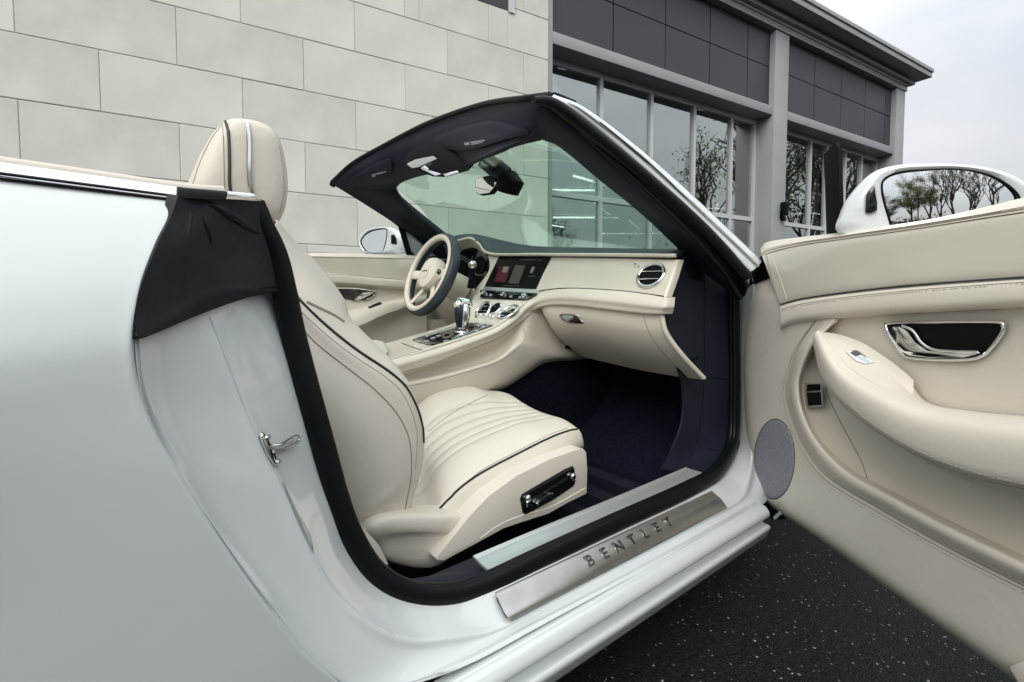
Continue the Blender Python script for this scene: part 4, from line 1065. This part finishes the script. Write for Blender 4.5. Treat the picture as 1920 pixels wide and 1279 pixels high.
# header
hr = [[(622, 342, 2.27), (662, 306, 2.14), (720, 273, 1.98), (800, 232, 1.68), (900, 197, 1.30), (985, 184, 1.02), (1032, 178, .945)],
      [(624, 346, 2.27), (664, 313, 2.14), (722, 282, 1.98), (803, 243, 1.68), (902, 206, 1.30), (987, 191, 1.02), (1034, 186, .945)],
      [(640, 350, 2.25), (676, 322, 2.12), (732, 292, 1.96), (808, 256, 1.66), (905, 220, 1.29), (988, 205, 1.02), (1036, 200, .955)],
      [(690, 356, 2.22), (712, 338, 2.08), (760, 312, 1.92), (825, 290, 1.63), (910, 258, 1.27), (988, 235, 1.04), (1030, 232, .98)],
      [(735, 357, 2.2), (752, 342, 2.05), (795, 328, 1.87), (850, 322, 1.6), (915, 294, 1.25), (968, 274, 1.10), (1016, 262, 1.03)],
      [(742, 352, 2.2), (756, 338, 2.05), (797, 324, 1.87), (852, 316, 1.6), (917, 288, 1.25), (970, 268, 1.10), (1018, 258, 1.03)]]
HR = [[PY(*q) for q in r] for r in hr]
hdr = sheet('header_trim', grid([[p+V((.10, 0, .01)) for p in HR[0]], [p+V((.02, 0, .012)) for p in HR[0]]] + HR, 5, 3), NAVY, frame, .01)
HDB = bvh([hdr])
tube('header_seal', spline([PY(*q) for q in hr[0]], 6), .009, RUBBER, frame, 8)
def flatslab(name, px, t, thick, m, parent, bevel): return skin(name, px, t, thick, m, parent, sp=2, rings=(0, .3, .6, .85, .965, .99, 1.0))
v1 = flatslab('sun_visor', [(806, 268), (812, 258), (860, 242), (912, 229), (935, 227), (970, 235), (994, 246), (985, 252), (955, 262), (917, 274), (880, 282), (840, 280), (816, 275)], HDB, .014, NAVY, frame, .004)
v2 = flatslab('sun_visor', [(652, 336), (690, 314), (724, 297), (736, 302), (737, 315), (730, 328), (702, 345), (676, 346), (660, 342)], HDB, .014, NAVY, frame, .004)
VB = bvh([o for o in bpy.data.objects if o.name.startswith('sun_visor')])
for pts in ([(870, 268), (880, 266), (880, 272), (872, 273)], [(882, 266), (908, 262), (909, 264), (883, 269)], [(883, 270), (905, 266), (905, 267.5), (883, 272)],
            [(697, 328), (704, 325), (704, 331), (698, 333)], [(706, 325), (724, 321), (724, 323), (706, 328)]):
    decal('visor_label', pts, VB, .0006, SPEAKER, frame)
def OC(a, b, h=0): return PY(a, b, 1.72-(a-762)/(884-762)*.30) + V((-.3, 0, -1)).normalized()*h
oc = slab('overhead_console', [OC(a, b) for a, b in ((756, 308), (776, 297), (815, 290), (850, 297), (888, 311), (878, 321), (836, 333), (812, 332), (785, 322))], V((.02, 0, .05)), BLACKM, frame, bevel=.004)
for pts, mm, h in (([(764, 306), (781, 298), (812, 292), (820, 295), (785, 311), (773, 313)], FRAME, .006), ([(790, 313), (797, 309), (828, 323), (817, 326)], CHROME, .008), ([(832, 323), (858, 316), (860, 320), (836, 328)], CHROME, .008), ([(860, 310), (870, 310), (874, 314), (864, 315)], SPEAKER, .002), ([(798, 307), (812, 302), (840, 313), (828, 319)], BLACK, .006)):
    slab('map_lamp', [OC(a, b, h) for a, b in pts], V((.002, 0, .006)), mm, frame, bevel=.0006)
# windscreen glass
gt = [HR[5][i] for i in range(7)]
gbm = [PX(820, 448, 1.62), PX(850, 449, 1.72), PX(915, 455, 1.80), PX(1000, 464, 1.84), PX(1110, 467, 1.84), PX(1220, 468, 1.78), PX(1306, 480, 1.62)]
sheet('windscreen_glass', grid([gt, [a.lerp(b, .5)+V((.03, 0, .03)) for a, b in zip(gt, gbm)], gbm], 4, 6), SCREENGLASS, frame, .004)
# driver-side pillar
pd_ = [[(622, 345, 2.27), (690, 387, 2.30), (750, 428, 2.36), (800, 480, 2.42), (850, 530, 2.46)],
       [(650, 345, 2.24), (710, 378, 2.26), (770, 420, 2.30), (815, 465, 2.36), (865, 515, 2.4)],
       [(735, 356, 2.18), (752, 378, 2.19), (795, 418, 2.22), (840, 455, 2.28), (885, 500, 2.32)],
       [(743, 351, 2.2), (755, 370, 2.21), (800, 408, 2.24), (845, 445, 2.3), (890, 490, 2.34)]]
sheet('pillar_trim', grid([[PY(*q) for q in r] for r in pd_], 5, 3), NAVY, frame, .012)
tube('pillar_seal', [PY(624, 341, 2.27), PY(622, 345, 2.28), PY(628, 348, 2.28)], .012, RUBBER, frame, 8)
# interior mirror
mc = V(PX(932, 345, 1.09)); 
rm = tube('rear_view_mirror', [PX(952, 330, 1.10), PX(956, 345, 1.10), PX(952, 362, 1.10)], [.035, .052, .04], BLACKM, frame, 12)
tube('mirror_stem', [PX(905, 298, 1.04), PX(925, 312, 1.07), PX(948, 330, 1.10)], [.03, .034, .034], NAVY, frame, 10)
mp_ = [(889, 340), (893, 334), (915, 329), (926, 329), (931, 338), (929, 352), (920, 363), (900, 366), (892, 362)]
slab('mirror_shell', [PX(a, b, 1.065) for a, b in mp_], V((.022, .004, 0)), BLACKM, frame, bevel=.004)
slab('mirror_glass', [PX(910+(a-910)*.9-1.5, 347+(b-347)*.9, 1.0640) for a, b in mp_], V((.003, 0, 0)), MIRROR, frame)
tube('mirror_mount', [PX(930, 345, 1.075), PX(950, 345, 1.095)], .016, CHROME, frame, 8)

# ---- driver side door panel seen across the cabin
dp = [[(500, 474, 2.30), (566, 474, 2.30), (640, 475, 2.30), (720, 477, 2.30), (800, 480, 2.30)],
      [(500, 480, 2.26), (566, 481, 2.26), (640, 482, 2.26), (720, 484, 2.26), (800, 487, 2.26)],
      [(500, 512, 2.27), (590, 513, 2.27), (645, 514, 2.27), (720, 522, 2.27), (800, 526, 2.27)],
      [(500, 515, 2.25), (590, 516, 2.25), (645, 517, 2.25), (720, 525, 2.25), (800, 529, 2.25)],
      [(500, 528, 2.25), (600, 529, 2.25), (650, 530, 2.25), (720, 536, 2.25), (800, 540, 2.25)],
      [(500, 533, 2.28), (600, 534, 2.28), (650, 536, 2.28), (720, 541, 2.28), (800, 545, 2.28)],
      [(500, 575, 2.28), (600, 580, 2.28), (650, 583, 2.28), (720, 566, 2.28), (800, 550, 2.28)],
      [(500, 592, 2.22), (600, 594, 2.22), (660, 590, 2.22), (720, 572, 2.23), (800, 556, 2.26)],
      [(500, 612, 2.20), (600, 622, 2.20), (670, 612, 2.20), (725, 588, 2.22), (800, 566, 2.26)],
      [(500, 630, 2.26), (600, 632, 2.26), (680, 622, 2.26), (730, 598, 2.27), (800, 580, 2.28)],
      [(500, 760, 2.28), (600, 740, 2.28), (700, 690, 2.28), (760, 650, 2.28), (800, 640, 2.28)]]
ddoor = sheet('driver_door_panel', grid([[PY(*q) for q in r] for r in dp], 4, 2), CREAM, CAR, .012)
DDB = bvh([ddoor])
for px in ([(580, 514), (645, 515.5), (700, 520), (765, 526)], [(566, 481), (700, 483.5), (790, 486)]):
    seam('leather_seam_or_shade', px, DDB, .002, STITCH, ddoor, .0)
decal('handle_recess', [(628, 539), (668, 540), (704, 545), (700, 554), (688, 561), (660, 563), (640, 559)], DDB, .003, BLACK, ddoor)
for px in ([(628, 539), (668, 540), (704, 545)], [(704, 545), (700, 554), (688, 561), (660, 563)]): seam('handle_chrome', px, DDB, .005, CHROME, ddoor, .004)
decal('handle_lever', [(680, 549), (702, 546), (696, 556), (684, 561), (664, 562)], DDB, .008, CHROME, ddoor, bevel=.002)
decal('window_switch', [(690, 575), (712, 566), (716, 568), (694, 578)], DDB, .004, BLACK, ddoor)
# speaker in driver footwell / side
sheet('driver_footwell_side', grid([[V((1.0, 2.29, .75)), V((1.4, 2.3, .75)), V((1.72, 2.2, .75))], [V((1.0, 2.29, .2)), V((1.4, 2.3, .2)), V((1.72, 2.2, .2))]], 3, 3), CREAM, CAR, .01)
# outer skin of driver side, with white belt
ob = [V((x, 2.34, 1.088)) for x in (-1.2, 0, .6, 1.2, 1.6)]
bd = [[p for p in ob], [p+V((0, .06, .004)) for p in ob], [p+V((0, .11, -.02)) for p in ob], [p+V((0, .17, -.15)) for p in ob], [p+V((0, .20, -.4)) for p in ob], [p+V((0, .18, -.85)) for p in ob]]
sheet('driver_side_skin', grid(bd, 4, 3), PAINT, CAR, .006, side=V((0, 8, 3)))
# driver mirror
def mirror(name, rimp, glassp, plane, back, parent, sag=.0):
    rimv = spline([plane(a, b) for a, b in rimp], 4, True); k = len(rimv)
    c = sum(rimv, V((0, 0, 0)))/k
    secs = [rimv, [c+(p-c)*1.03+back*.10 for p in rimv], [c+(p-c)*1.0+back*.35 for p in rimv], [c+(p-c)*.86+back*.7 for p in rimv], [c+(p-c)*.58+back*.95 for p in rimv], [c+(p-c)*.2+back*1.02 for p in rimv]]
    gl_ = spline([plane(a, b) for a, b in glassp], 4, True)
    bd_ = (-back).normalized()
    gc = sum(gl_, V((0, 0, 0)))/len(gl_)
    gr_ = []
    for p in rimv:      # matching ring round the glass
        gr_.append(min(gl_, key=lambda q: ((q-gc).normalized()-(p-gc).normalized()).length))
    secs = [[p+back*.03 for p in gr_], gr_, [a.lerp(b, .5)+bd_*.006 for a, b in zip(gr_, rimv)]] + secs
    vs = [p for s_ in secs for p in s_]; fs = []
    for i in range(len(secs)-1):
        for j in range(k): fs.append((i*k+j, i*k+(j+1) % k, (i+1)*k+(j+1) % k, (i+1)*k+j))
    fs.append(tuple((len(secs)-1)*k+j for j in range(k)))
    h = raw(name, vs, fs, PAINT, parent, angle=60)
    kk = len(gl_); c3 = gc+back*.012; mv, mf = [c3+bd_*sag], []
    for f in (.2, .4, .6, .8, 1.0):
        for q in gl_: mv.append(c3+(q-gc)*f+bd_*sag*(1-f*f*((q-gc).length/.11)**2 if sag else 0))
    for j in range(kk): mf.append((0, 1+j, 1+(j+1) % kk))
    for i in range(4):
        for j in range(kk): a_ = 1+i*kk+j; b_ = 1+i*kk+(j+1) % kk; mf.append((a_, a_+kk, b_+kk, b_))
    raw('mirror_glass', mv, mf, MIRROR, h, angle=80)
    tube('glass_edge', [p+bd_*.001 for p in gl_], .0025, BLACKM, h, 6, closed=True)
    return h
DMN = V((-.90, -.44, 0)).normalized(); DM0 = PY(715, 452, 2.52)
def DPL(a, b, h=0): r = ray(a, b); return CAM + r*((DM0+DMN*h-CAM).dot(DMN)/r.dot(DMN))
dm = mirror('driver_door_mirror', [(672, 455), (676, 440), (690, 430), (712, 426), (735, 428), (752, 440), (758, 458), (756, 474), (720, 476), (685, 475)],
       [(677, 456), (682, 443), (695, 434), (712, 430), (725, 431), (724, 450), (720, 466), (714, 474), (690, 473)], DPL, V((.08, .035, 0)), CAR)
slab('mirror_camera_window', [DPL(a, b, .011) for a, b in ((733, 441), (738, 440), (742, 448), (743, 458), (733, 457))], -DMN*.012, BLACKM, dm, bevel=.001)
slab('quarter_window_post', [PY(a, b, 2.31) for a, b in ((746, 424), (756, 428), (768, 470), (776, 478), (762, 478))], V((.02, .02, 0)), BLACKM, CAR)
slab('mirror_arm', [PY(a, b, 2.36) for a, b in ((752, 430), (772, 440), (800, 470), (812, 480), (770, 480))], V((.05, .03, 0)), PAINT, CAR, bevel=.005)

# ================================================================== open passenger door
TEND = 1.12
def dgrid(rows, nu=6, nv=4):      # rows given to the frame edge carry on to the door's rear end
    R = []
    for r in rows:
        q = rowD(0, r)
        if r[-1][0] >= 2050:
            t = (q[-1]-HG).dot(DD); sl_ = (q[-1].z-q[-2].z)/max(.01, (q[-1]-q[-2]).dot(DD)); e = (q[-1]-HG).dot(DN)
            for k_ in (.4, 1.0):
                d_ = (TEND-t)*k_
                q.append(HG+DD*(t+d_)+DN*(e+(min(e, .012)-e)*k_**2)+ZU*(q[len(r)-1].z+sl_*d_*(.35 if k_ == 1 else .6)))
        R.append(q)
    return grid(R, nu, nv)
BW = [(1462, 608), (1490, 601), (1555, 594), (1625, 588), (1700, 583.5), (1810, 578), (1920, 572), (2080, 566)]
# outer body of the door: shell behind the trim
def dw(t, e, z): return HG+DD*t+DN*e+ZU*z
ts = (-.17, .0, .3, .7, 1.14)
sh = [[dw(t, -.012, .235) for t in ts], [dw(t, -.07, .225) for t in ts], [dw(t, -.15, .24) for t in ts], [dw(t, -.20, .45) for t in ts], [dw(t, -.21, .7) for t in ts], [dw(t, -.185, .9) for t in ts], [dw(t, -.14, 1.01) for t in ts], [dw(t, -.11, 1.012) for t in ts]]
shell = sheet('passenger_door', grid(sh, 3, 3), PAINT, CAR, .004, side=HG-DN*5+DD*.5)
tube('door_bottom_seal', [dw(t, -.03, .232) for t in (-.05, .3, .7, 1.12)], .008, RUBBER, shell, 8)
slab('door_end', [dw(1.12, e_, z_) for e_, z_ in ((-.012, .24), (-.145, .25), (-.195, .45), (-.205, .7), (-.18, .9), (-.135, 1.0), (-.03, 1.01), (-.008, .97), (-.012, .6))], DD*.012, PAINT, shell, bevel=.003)
DOOR = shell; shell['label'] = 'front passenger door swung wide open'
# card: the lower panel that sweeps round the pocket
co = [(1462, 560), (1398, 590), (1394, 650), (1395, 740), (1400, 820), (1412, 893), (1442, 945), (1530, 1004), (1720, 1142), (1900, 1272), (2080, 1402)]
ci = [(1540, 588), (1498, 650), (1479, 705), (1474, 740), (1485, 785), (1509, 839), (1556, 897), (1653, 956), (1770, 1022), (1920, 1098), (2080, 1178)]
cr_ = [(1570, 584), (1527, 645), (1504, 698), (1500, 733), (1510, 780), (1537, 831), (1592, 885), (1678, 932), (1770, 981), (1920, 1053), (2080, 1128)]
def blend(a, b, t, e): return [(p[0]+(q[0]-p[0])*t, p[1]+(q[1]-p[1])*t, e) for p, q in zip(a, b)]
def at(a, e): return [(p[0], p[1], e) for p in a]
inn = [(p[0]+(p[0]-q[0])*.25, p[1]+(p[1]-q[1])*.25) for p, q in zip(cr_, ci)]
co[0] = (1396, 562)
top_o_, top_i_ = [(1431, 478), (1409, 520)], [(1452, 482), (1478, 560)]     # the front corner above the sweep
def crw(base, t, e):
    tp_ = [(a[0]+(b[0]-a[0])*t, a[1]+(b[1]-a[1])*t, min(e, -.010)) for a, b in zip(top_o_, top_i_)]
    base = [(base[0][0], base[0][1], min(base[0][2], .003))] + base[1:]
    return tp_ + base
rows_ = [crw(at([(p[0]-2, p[1]+2) for p in co], -.06), 0, -.06), crw(at(co, -.028), 0, -.028), crw(blend(co, ci, .10, -.006), .12, -.010), crw(blend(co, ci, .4, .0), .4, -.01), crw(blend(co, ci, .8, .004), .7, -.01), crw(at(ci, .006), .85, -.01),
         crw(blend(ci, cr_, .12, .010), .90, -.01), crw(blend(ci, cr_, .5, .024), .94, -.01), crw(blend(ci, cr_, .85, .022), .97, -.01), crw(at(cr_, .010), 1.0, -.01), crw(at(inn, -.03), 1.03, -.012)]
card = sheet('door_card', dgrid(rows_, 6, 3), CREAM, DOOR, .008)
CDB = bvh([card])
seam('leather_seam_or_shade', ci, CDB, .0013, STITCH, DOOR, 0)
seam('leather_seam_or_shade', [(p[0]-6, p[1]+5) for p in ci], CDB, .0010, STITCH, DOOR, 0)
seam('leather_seam_or_shade', [(1402, 690), (1425, 668), (1445, 650), (1465, 615)], CDB, .0008, CREAM, DOOR, 0)
stitching([(q[0]-10, q[1]+9) for q in ci], CDB, THREAD, DOOR)
stitching([(q[0]+4, q[1]-3) for q in ci[1:]], CDB, THREAD, DOOR)
tw = slab('tweeter_grille', [PD(a, b, -.004) for a, b in ((1404, 536), (1406, 520), (1414, 496), (1428, 477), (1434, 478), (1446, 514), (1440, 521))], -DN*.02, BLACKM, DOOR, bevel=.002)
for i in range(4):
    tube('grille_slat', [PD(1412-i*.5+i*2, 522-i*10, -.001), PD(1434-i*1.2, 511-i*9, -.001)], .003, RUBBER, DOOR, 6)
# pocket floor
pk = [[(1490, 600), (1500, 690), (1500, 760), (1540, 870), (1660, 960), (1900, 1090), (2080, 1180)], [(1530, 598), (1535, 690), (1545, 750), (1590, 850), (1680, 925), (1900, 1030), (2080, 1110)],
      [(1600, 600), (1600, 690), (1620, 760), (1670, 830), (1760, 880), (1920, 960), (2080, 1000)], [(1700, 600), (1720, 690), (1740, 740), (1780, 790), (1850, 830), (1960, 900), (2080, 940)]]
pock = sheet('door_pocket', dgrid([at(pk[0], -.012), at(pk[1], -.030), at(pk[2], -.036), at(pk[3], -.036)], 4, 5), CREAM, DOOR, .008)
PKB = bvh([pock])
seam('leather_seam_or_shade', [(1549, 728), (1556, 750), (1578, 795), (1602, 840), (1618, 872), (1632, 918)], PKB, .0014, STITCH, DOOR, 0)
pb_ = slab('boot_release_buttons', [PD(a, b, -.012) for a, b in ((1512, 718), (1540, 717), (1543, 735), (1545, 762), (1515, 765), (1511, 740))], DN*.004, ALU, DOOR, bevel=.002)
for pts in ([(1515, 721), (1538, 720), (1539, 732), (1514, 734)], [(1514, 736), (1539, 735), (1541, 759), (1517, 761)]):
    slab('release_button', [PD(a, b, -.0085) for a, b in pts], DN*.003, BLACKM, DOOR, bevel=.0008)
# mid panel that carries the handle
mt = [(1520, 604), (1560, 596), (1625, 590), (1700, 585), (1810, 580), (1920, 574), (2080, 568)]
mb_ = [(1530, 660), (1570, 680), (1640, 730), (1720, 780), (1810, 800), (1920, 815), (2080, 830)]
midp = sheet('door_mid_panel', dgrid([at(mt, -.012), blend(mt, mb_, .1, -.012), blend(mt, mb_, .5, -.010), at(mb_, -.008)], 5, 4), CREAM, DOOR, .008)
MB = bvh([midp])
# armrest
A0 = [(1544, 622, .0), (1580, 630, .0), (1625, 648, .0), (1690, 693, .0), (1735, 752, .0), (1818, 770, .0), (1920, 780, .0), (2080, 792, .0)]
A1 = [(1534, 620, .035), (1556, 648, .055), (1590, 688, .068), (1650, 726, .074), (1728, 758, .07), (1818, 777, .07), (1920, 789, .07), (2080, 802, .07)]
A2 = [(1526, 628, .045), (1545, 664, .080), (1580, 708, .098), (1645, 750, .105), (1730, 786, .105), (1820, 806, .105), (1920, 818, .105), (2080, 832, .105)]
A3 = [(1524, 640, .045), (1540, 688, .082), (1576, 738, .102), (1643, 788, .110), (1730, 833, .110), (1820, 862, .110), (1920, 882, .110), (2080, 905, .110)]
A4 = [(1526, 652, .040), (1540, 706, .072), (1577, 756, .090), (1643, 808, .098), (1730, 858, .098), (1820, 892, .098), (1920, 916, .098), (2080, 945, .098)]
A5 = [(1529, 655, .0), (1548, 708, .03), (1590, 764, .045), (1655, 815, .05), (1740, 868, .05), (1825, 906, .05), (1920, 934, .05), (2080, 968, .05)]
A6 = [(1532, 655, -.03), (1556, 708, -.03), (1600, 762, -.03), (1665, 812, -.03), (1745, 862, -.03), (1830, 900, -.03), (1920, 928, -.03), (2080, 960, -.03)]
arm = sheet('door_armrest', dgrid([A0, A1, A2, A3, A4, A5, A6], 6, 5), CREAM2, DOOR, .008)
AB = bvh([arm])
seam('leather_seam_or_shade', [(q[0], q[1]) for q in A4[1:]], AB, .0013, STITCH, DOOR, 0)
seam('leather_seam_or_shade', [(q[0], q[1]-5) for q in A4[2:]], AB, .0009, STITCH, DOOR, 0)
seam('leather_seam_or_shade', [(q[0]+2, q[1]) for q in A1[:5]], AB, .0009, CREAM, DOOR, 0)
stitching([(q[0], q[1]+5) for q in A4[1:]], AB, THREAD, DOOR)
stitching([(q[0], q[1]-9) for q in A4[2:]], AB, THREAD, DOOR)
# raised switch pad on the armrest
pad_px = [(1545, 622), (1580, 629), (1625, 647), (1690, 693), (1713, 713), (1712, 742), (1672, 730), (1636, 716), (1596, 690), (1560, 648)]
pd0 = [PD(a, b, e) for (a, b), e in zip(pad_px, (.010, .006, .004, .004, .004, .03, .05, .06, .064, .05))]
sheet('switch_pad', grid([[pd0[0], pd0[1], pd0[2], pd0[3], pd0[4]], [p.lerp(q, .5)+V((0, 0, .003)) for p, q in zip(pd0[:5], (pd0[9], pd0[8], pd0[7], pd0[6], pd0[5]))], [pd0[9], pd0[8], pd0[7], pd0[6], pd0[5]]], 4, 4), CREAM2, DOOR, .02)
SPB = bvh([o for o in bpy.data.objects if o.name.startswith('switch_pad')])
ws = decal('window_switch', [(1586, 659), (1606, 656), (1613, 660), (1638, 678), (1622, 681), (1606, 676)], SPB, .003, CHROME, DOOR, bevel=.0008)
decal('switch_rocker', [(1593, 661), (1606, 658.5), (1613, 663), (1604, 668)], SPB, .0042, BLACK, DOOR)
decal('switch_rocker', [(1606, 669), (1616, 665), (1632, 677), (1623, 679)], SPB, .0042, ALU, DOOR)
# inner door handle
hx = [(1661, 612), (1672, 606), (1752, 604), (1820, 603), (1872, 604), (1881, 611), (1878, 626), (1858, 653), (1844, 666), (1818, 674), (1765, 675), (1715, 672), (1694, 665), (1678, 644)]
hnd = slab('door_handle', spline([PD(a, b, -.007) for a, b in hx], 4, True), DN*.003, SCREEN, DOOR)
tube('handle_ring', spline([PD(a, b, -.003) for a, b in hx], 5, True), .0034, CHROME, DOOR, 8, closed=True)
lev = [(1668, 614), (1692, 612), (1706, 620), (1722, 642), (1745, 657), (1790, 662), (1832, 661), (1838, 664), (1810, 671), (1750, 671), (1712, 667), (1696, 660), (1684, 642)]
slab('handle_lever', [PD(a, b, -.003) for a, b in lev], DN*.008, CHROME, DOOR, bevel=.003)
tube('handle_rim', spline([PD(a, b, .004) for a, b in ((1692, 611), (1712, 620), (1728, 642), (1750, 655), (1790, 659), (1835, 660))], 5), .003, CHROME, DOOR, 8)
# speaker
spx = [(1452+38*cos(t)*1.0 - 14*sin(t)*.35, 861+75*sin(t)+6*cos(t)) for t in [2*pi*i/40 for i in range(40)]]
spk = skin('door_speaker', spx, CDB, .0022, SPEAKER, DOOR, sp=0, rings=(0, .25, .5, .75, .9, .97, 1.0))
seam('speaker_ring', spx, bvh([card, bpy.data.objects['door_speaker']]), .0012, BLACKM, DOOR, .0, n=1, closed=True)
# veneer panel, band below it and padded top
capL = [(1428, 478), (1489, 462), (1577, 448.5), (1660, 437), (1750, 424), (1840, 410), (1920, 398), (2080, 373)]
vb = [(1462, 570), (1500, 559.5), (1577, 548), (1660, 538), (1750, 530), (1840, 523.5), (1920, 518), (2080, 508)]
ven = sheet('door_veneer_panel', dgrid([at(capL, -.004), blend(capL, vb, .06, .002), blend(capL, vb, .5, .006), blend(capL, vb, .96, .008), at(vb, .0)], 6, 4), VENEER, DOOR, .008)
VNB = bvh([ven])
seam('veneer_edge', [(1437, 478), (1446, 515), (1462, 567)], VNB, .0018, STITCH, DOOR, 0)
seam('veneer_bevel', [(1447, 480), (1462, 520), (1476, 563)], VNB, .0008, CREAM, DOOR, 0)
bt = [(1463, 572), (1500, 562), (1577, 550.5), (1660, 541), (1750, 533), (1840, 526.5), (1920, 521), (2080, 511)]
BW2 = [(1464, 616), (1490, 606), (1577, 595), (1660, 588), (1750, 583), (1840, 578), (1920, 573.5), (2080, 566)]
band = sheet('door_waist_band', dgrid([at(bt, -.004), blend(bt, BW2, .08, .010), blend(bt, BW2, .35, .017), blend(bt, BW2, .8, .019), at(BW2, .008), at([(p[0]+2, p[1]+3) for p in BW2], -.012)], 6, 4), CREAM2, DOOR, .008)
BDB = bvh([band])
tube('chrome_strip', spline([PD(a, b, .008) for a, b in [(q[0], q[1]-1) for q in bt]], 5), .0016, BLACK, DOOR, 6)
seam('leather_seam_or_shade', [(q[0]+3, q[1]+8) for q in bt], BDB, .0009, STITCH, DOOR, 0)
ct = [(1426, 466), (1440, 454), (1500, 445), (1577, 436.5), (1660, 424), (1750, 410), (1840, 390), (1920, 371), (2080, 336)]
cl2 = [(1428, 480), (1450, 472), (1500, 460), (1577, 448.5), (1660, 437), (1750, 424), (1840, 410), (1920, 398), (2080, 373)]
cap = sheet('door_top_pad', dgrid([at([(p[0]+4, p[1]+1) for p in ct], -.12), at([(p[0]+1, p[1]) for p in ct], -.07), at(ct, -.045), blend(ct, cl2, .25, -.022), blend(ct, cl2, .6, -.004), blend(ct, cl2, .95, .002), at(cl2, -.006)], 6, 4), CREAM2, DOOR, .008)
CPB = bvh([cap])
for k_ in (.78, .62): seam('leather_seam_or_shade', [(q[0], q[1]) for q in blend(ct, cl2, k_, 0)], CPB, .0009 if k_ < .7 else .0014, STITCH, DOOR, 0)
stitching([(q[0], q[1]) for q in blend(ct, cl2, .70, 0)], CPB, THREAD, DOOR)
stitching([(q[0]+3, q[1]+11) for q in bt], BDB, THREAD, DOOR)
ci_ = [(1890, 1250), (1905, 1243), (1925, 1236), (1960, 1250), (1980, 1300), (1910, 1285)]
slab('puddle_lamp_trim', [PD(a, b, .006) for a, b in ci_], -DN*.02, CREAM2, DOOR, bevel=.004)
# black check strap and hinge in the gap
slab('door_hinge', [PD(a, b, -.03) for a, b in ((1424, 930), (1458, 955), (1447, 975), (1420, 948))], -DN*.08, BLACKM, DOOR, bevel=.004)
tube('check_arm', [PD(1452, 972, -.01), PD(1470, 956, -.03)], .006, ALU, DOOR, 8)
# window guide post standing on the door top
slab('window_guide', [PD(a, b, -.07) for a, b in ((1543, 290), (1566, 267), (1572, 280), (1576, 440), (1549, 446), (1546, 350))], -DN*.012, BLACKM, DOOR, bevel=.003)
# passenger door mirror
MN = V((-.90, -.436, .0)).normalized(); M0 = PD(1780, 380, -.20)
def MPL(a, b, h=0): r = ray(a, b); return CAM + r*((M0+MN*h-CAM).dot(MN)/r.dot(MN))
pmir = mirror('passenger_door_mirror', [(1577, 432), (1580, 402), (1598, 366), (1636, 326), (1680, 310), (1740, 307), (1800, 308), (1862, 316), (1910, 334), (1945, 362), (1950, 400), (1900, 430), (1780, 450), (1640, 455)],
     [(1653, 352), (1662, 333), (1690, 323), (1745, 319), (1800, 319), (1850, 328), (1890, 348), (1912, 374), (1905, 400), (1860, 425), (1760, 440), (1685, 440), (1664, 400)], MPL, -MN*.13, DOOR, sag=.0065)
slab('mirror_camera_window', [MPL(a, b, .012) for a, b in ((1624, 366), (1634, 350), (1640, 348), (1645, 380), (1645, 395), (1632, 400), (1623, 398))], -MN*.012, BLACK, DOOR, bevel=.001)
# ---- front wing and bonnet beyond the screen
fw = [[V((x, y, z)) for x in (1.66, 2.0, 2.5, 2.9)] for (y, z) in ((.66, .25), (.61, .5), (.62, .8), (.66, .93), (.75, .985), (1.1, 1.0), (1.58, 1.02), (2.1, 1.0), (2.4, .985), (2.5, .93), (2.54, .8), (2.55, .5), (2.5, .25))]
for r in fw: r[0].x = 1.90 if 0.9 < r[0].y < 2.3 else 1.74; r[3].z -= .08
sheet('front_body', grid(fw, 3, 3), PAINT, CAR, .006, side=V((2.3, 1.58, 6)))
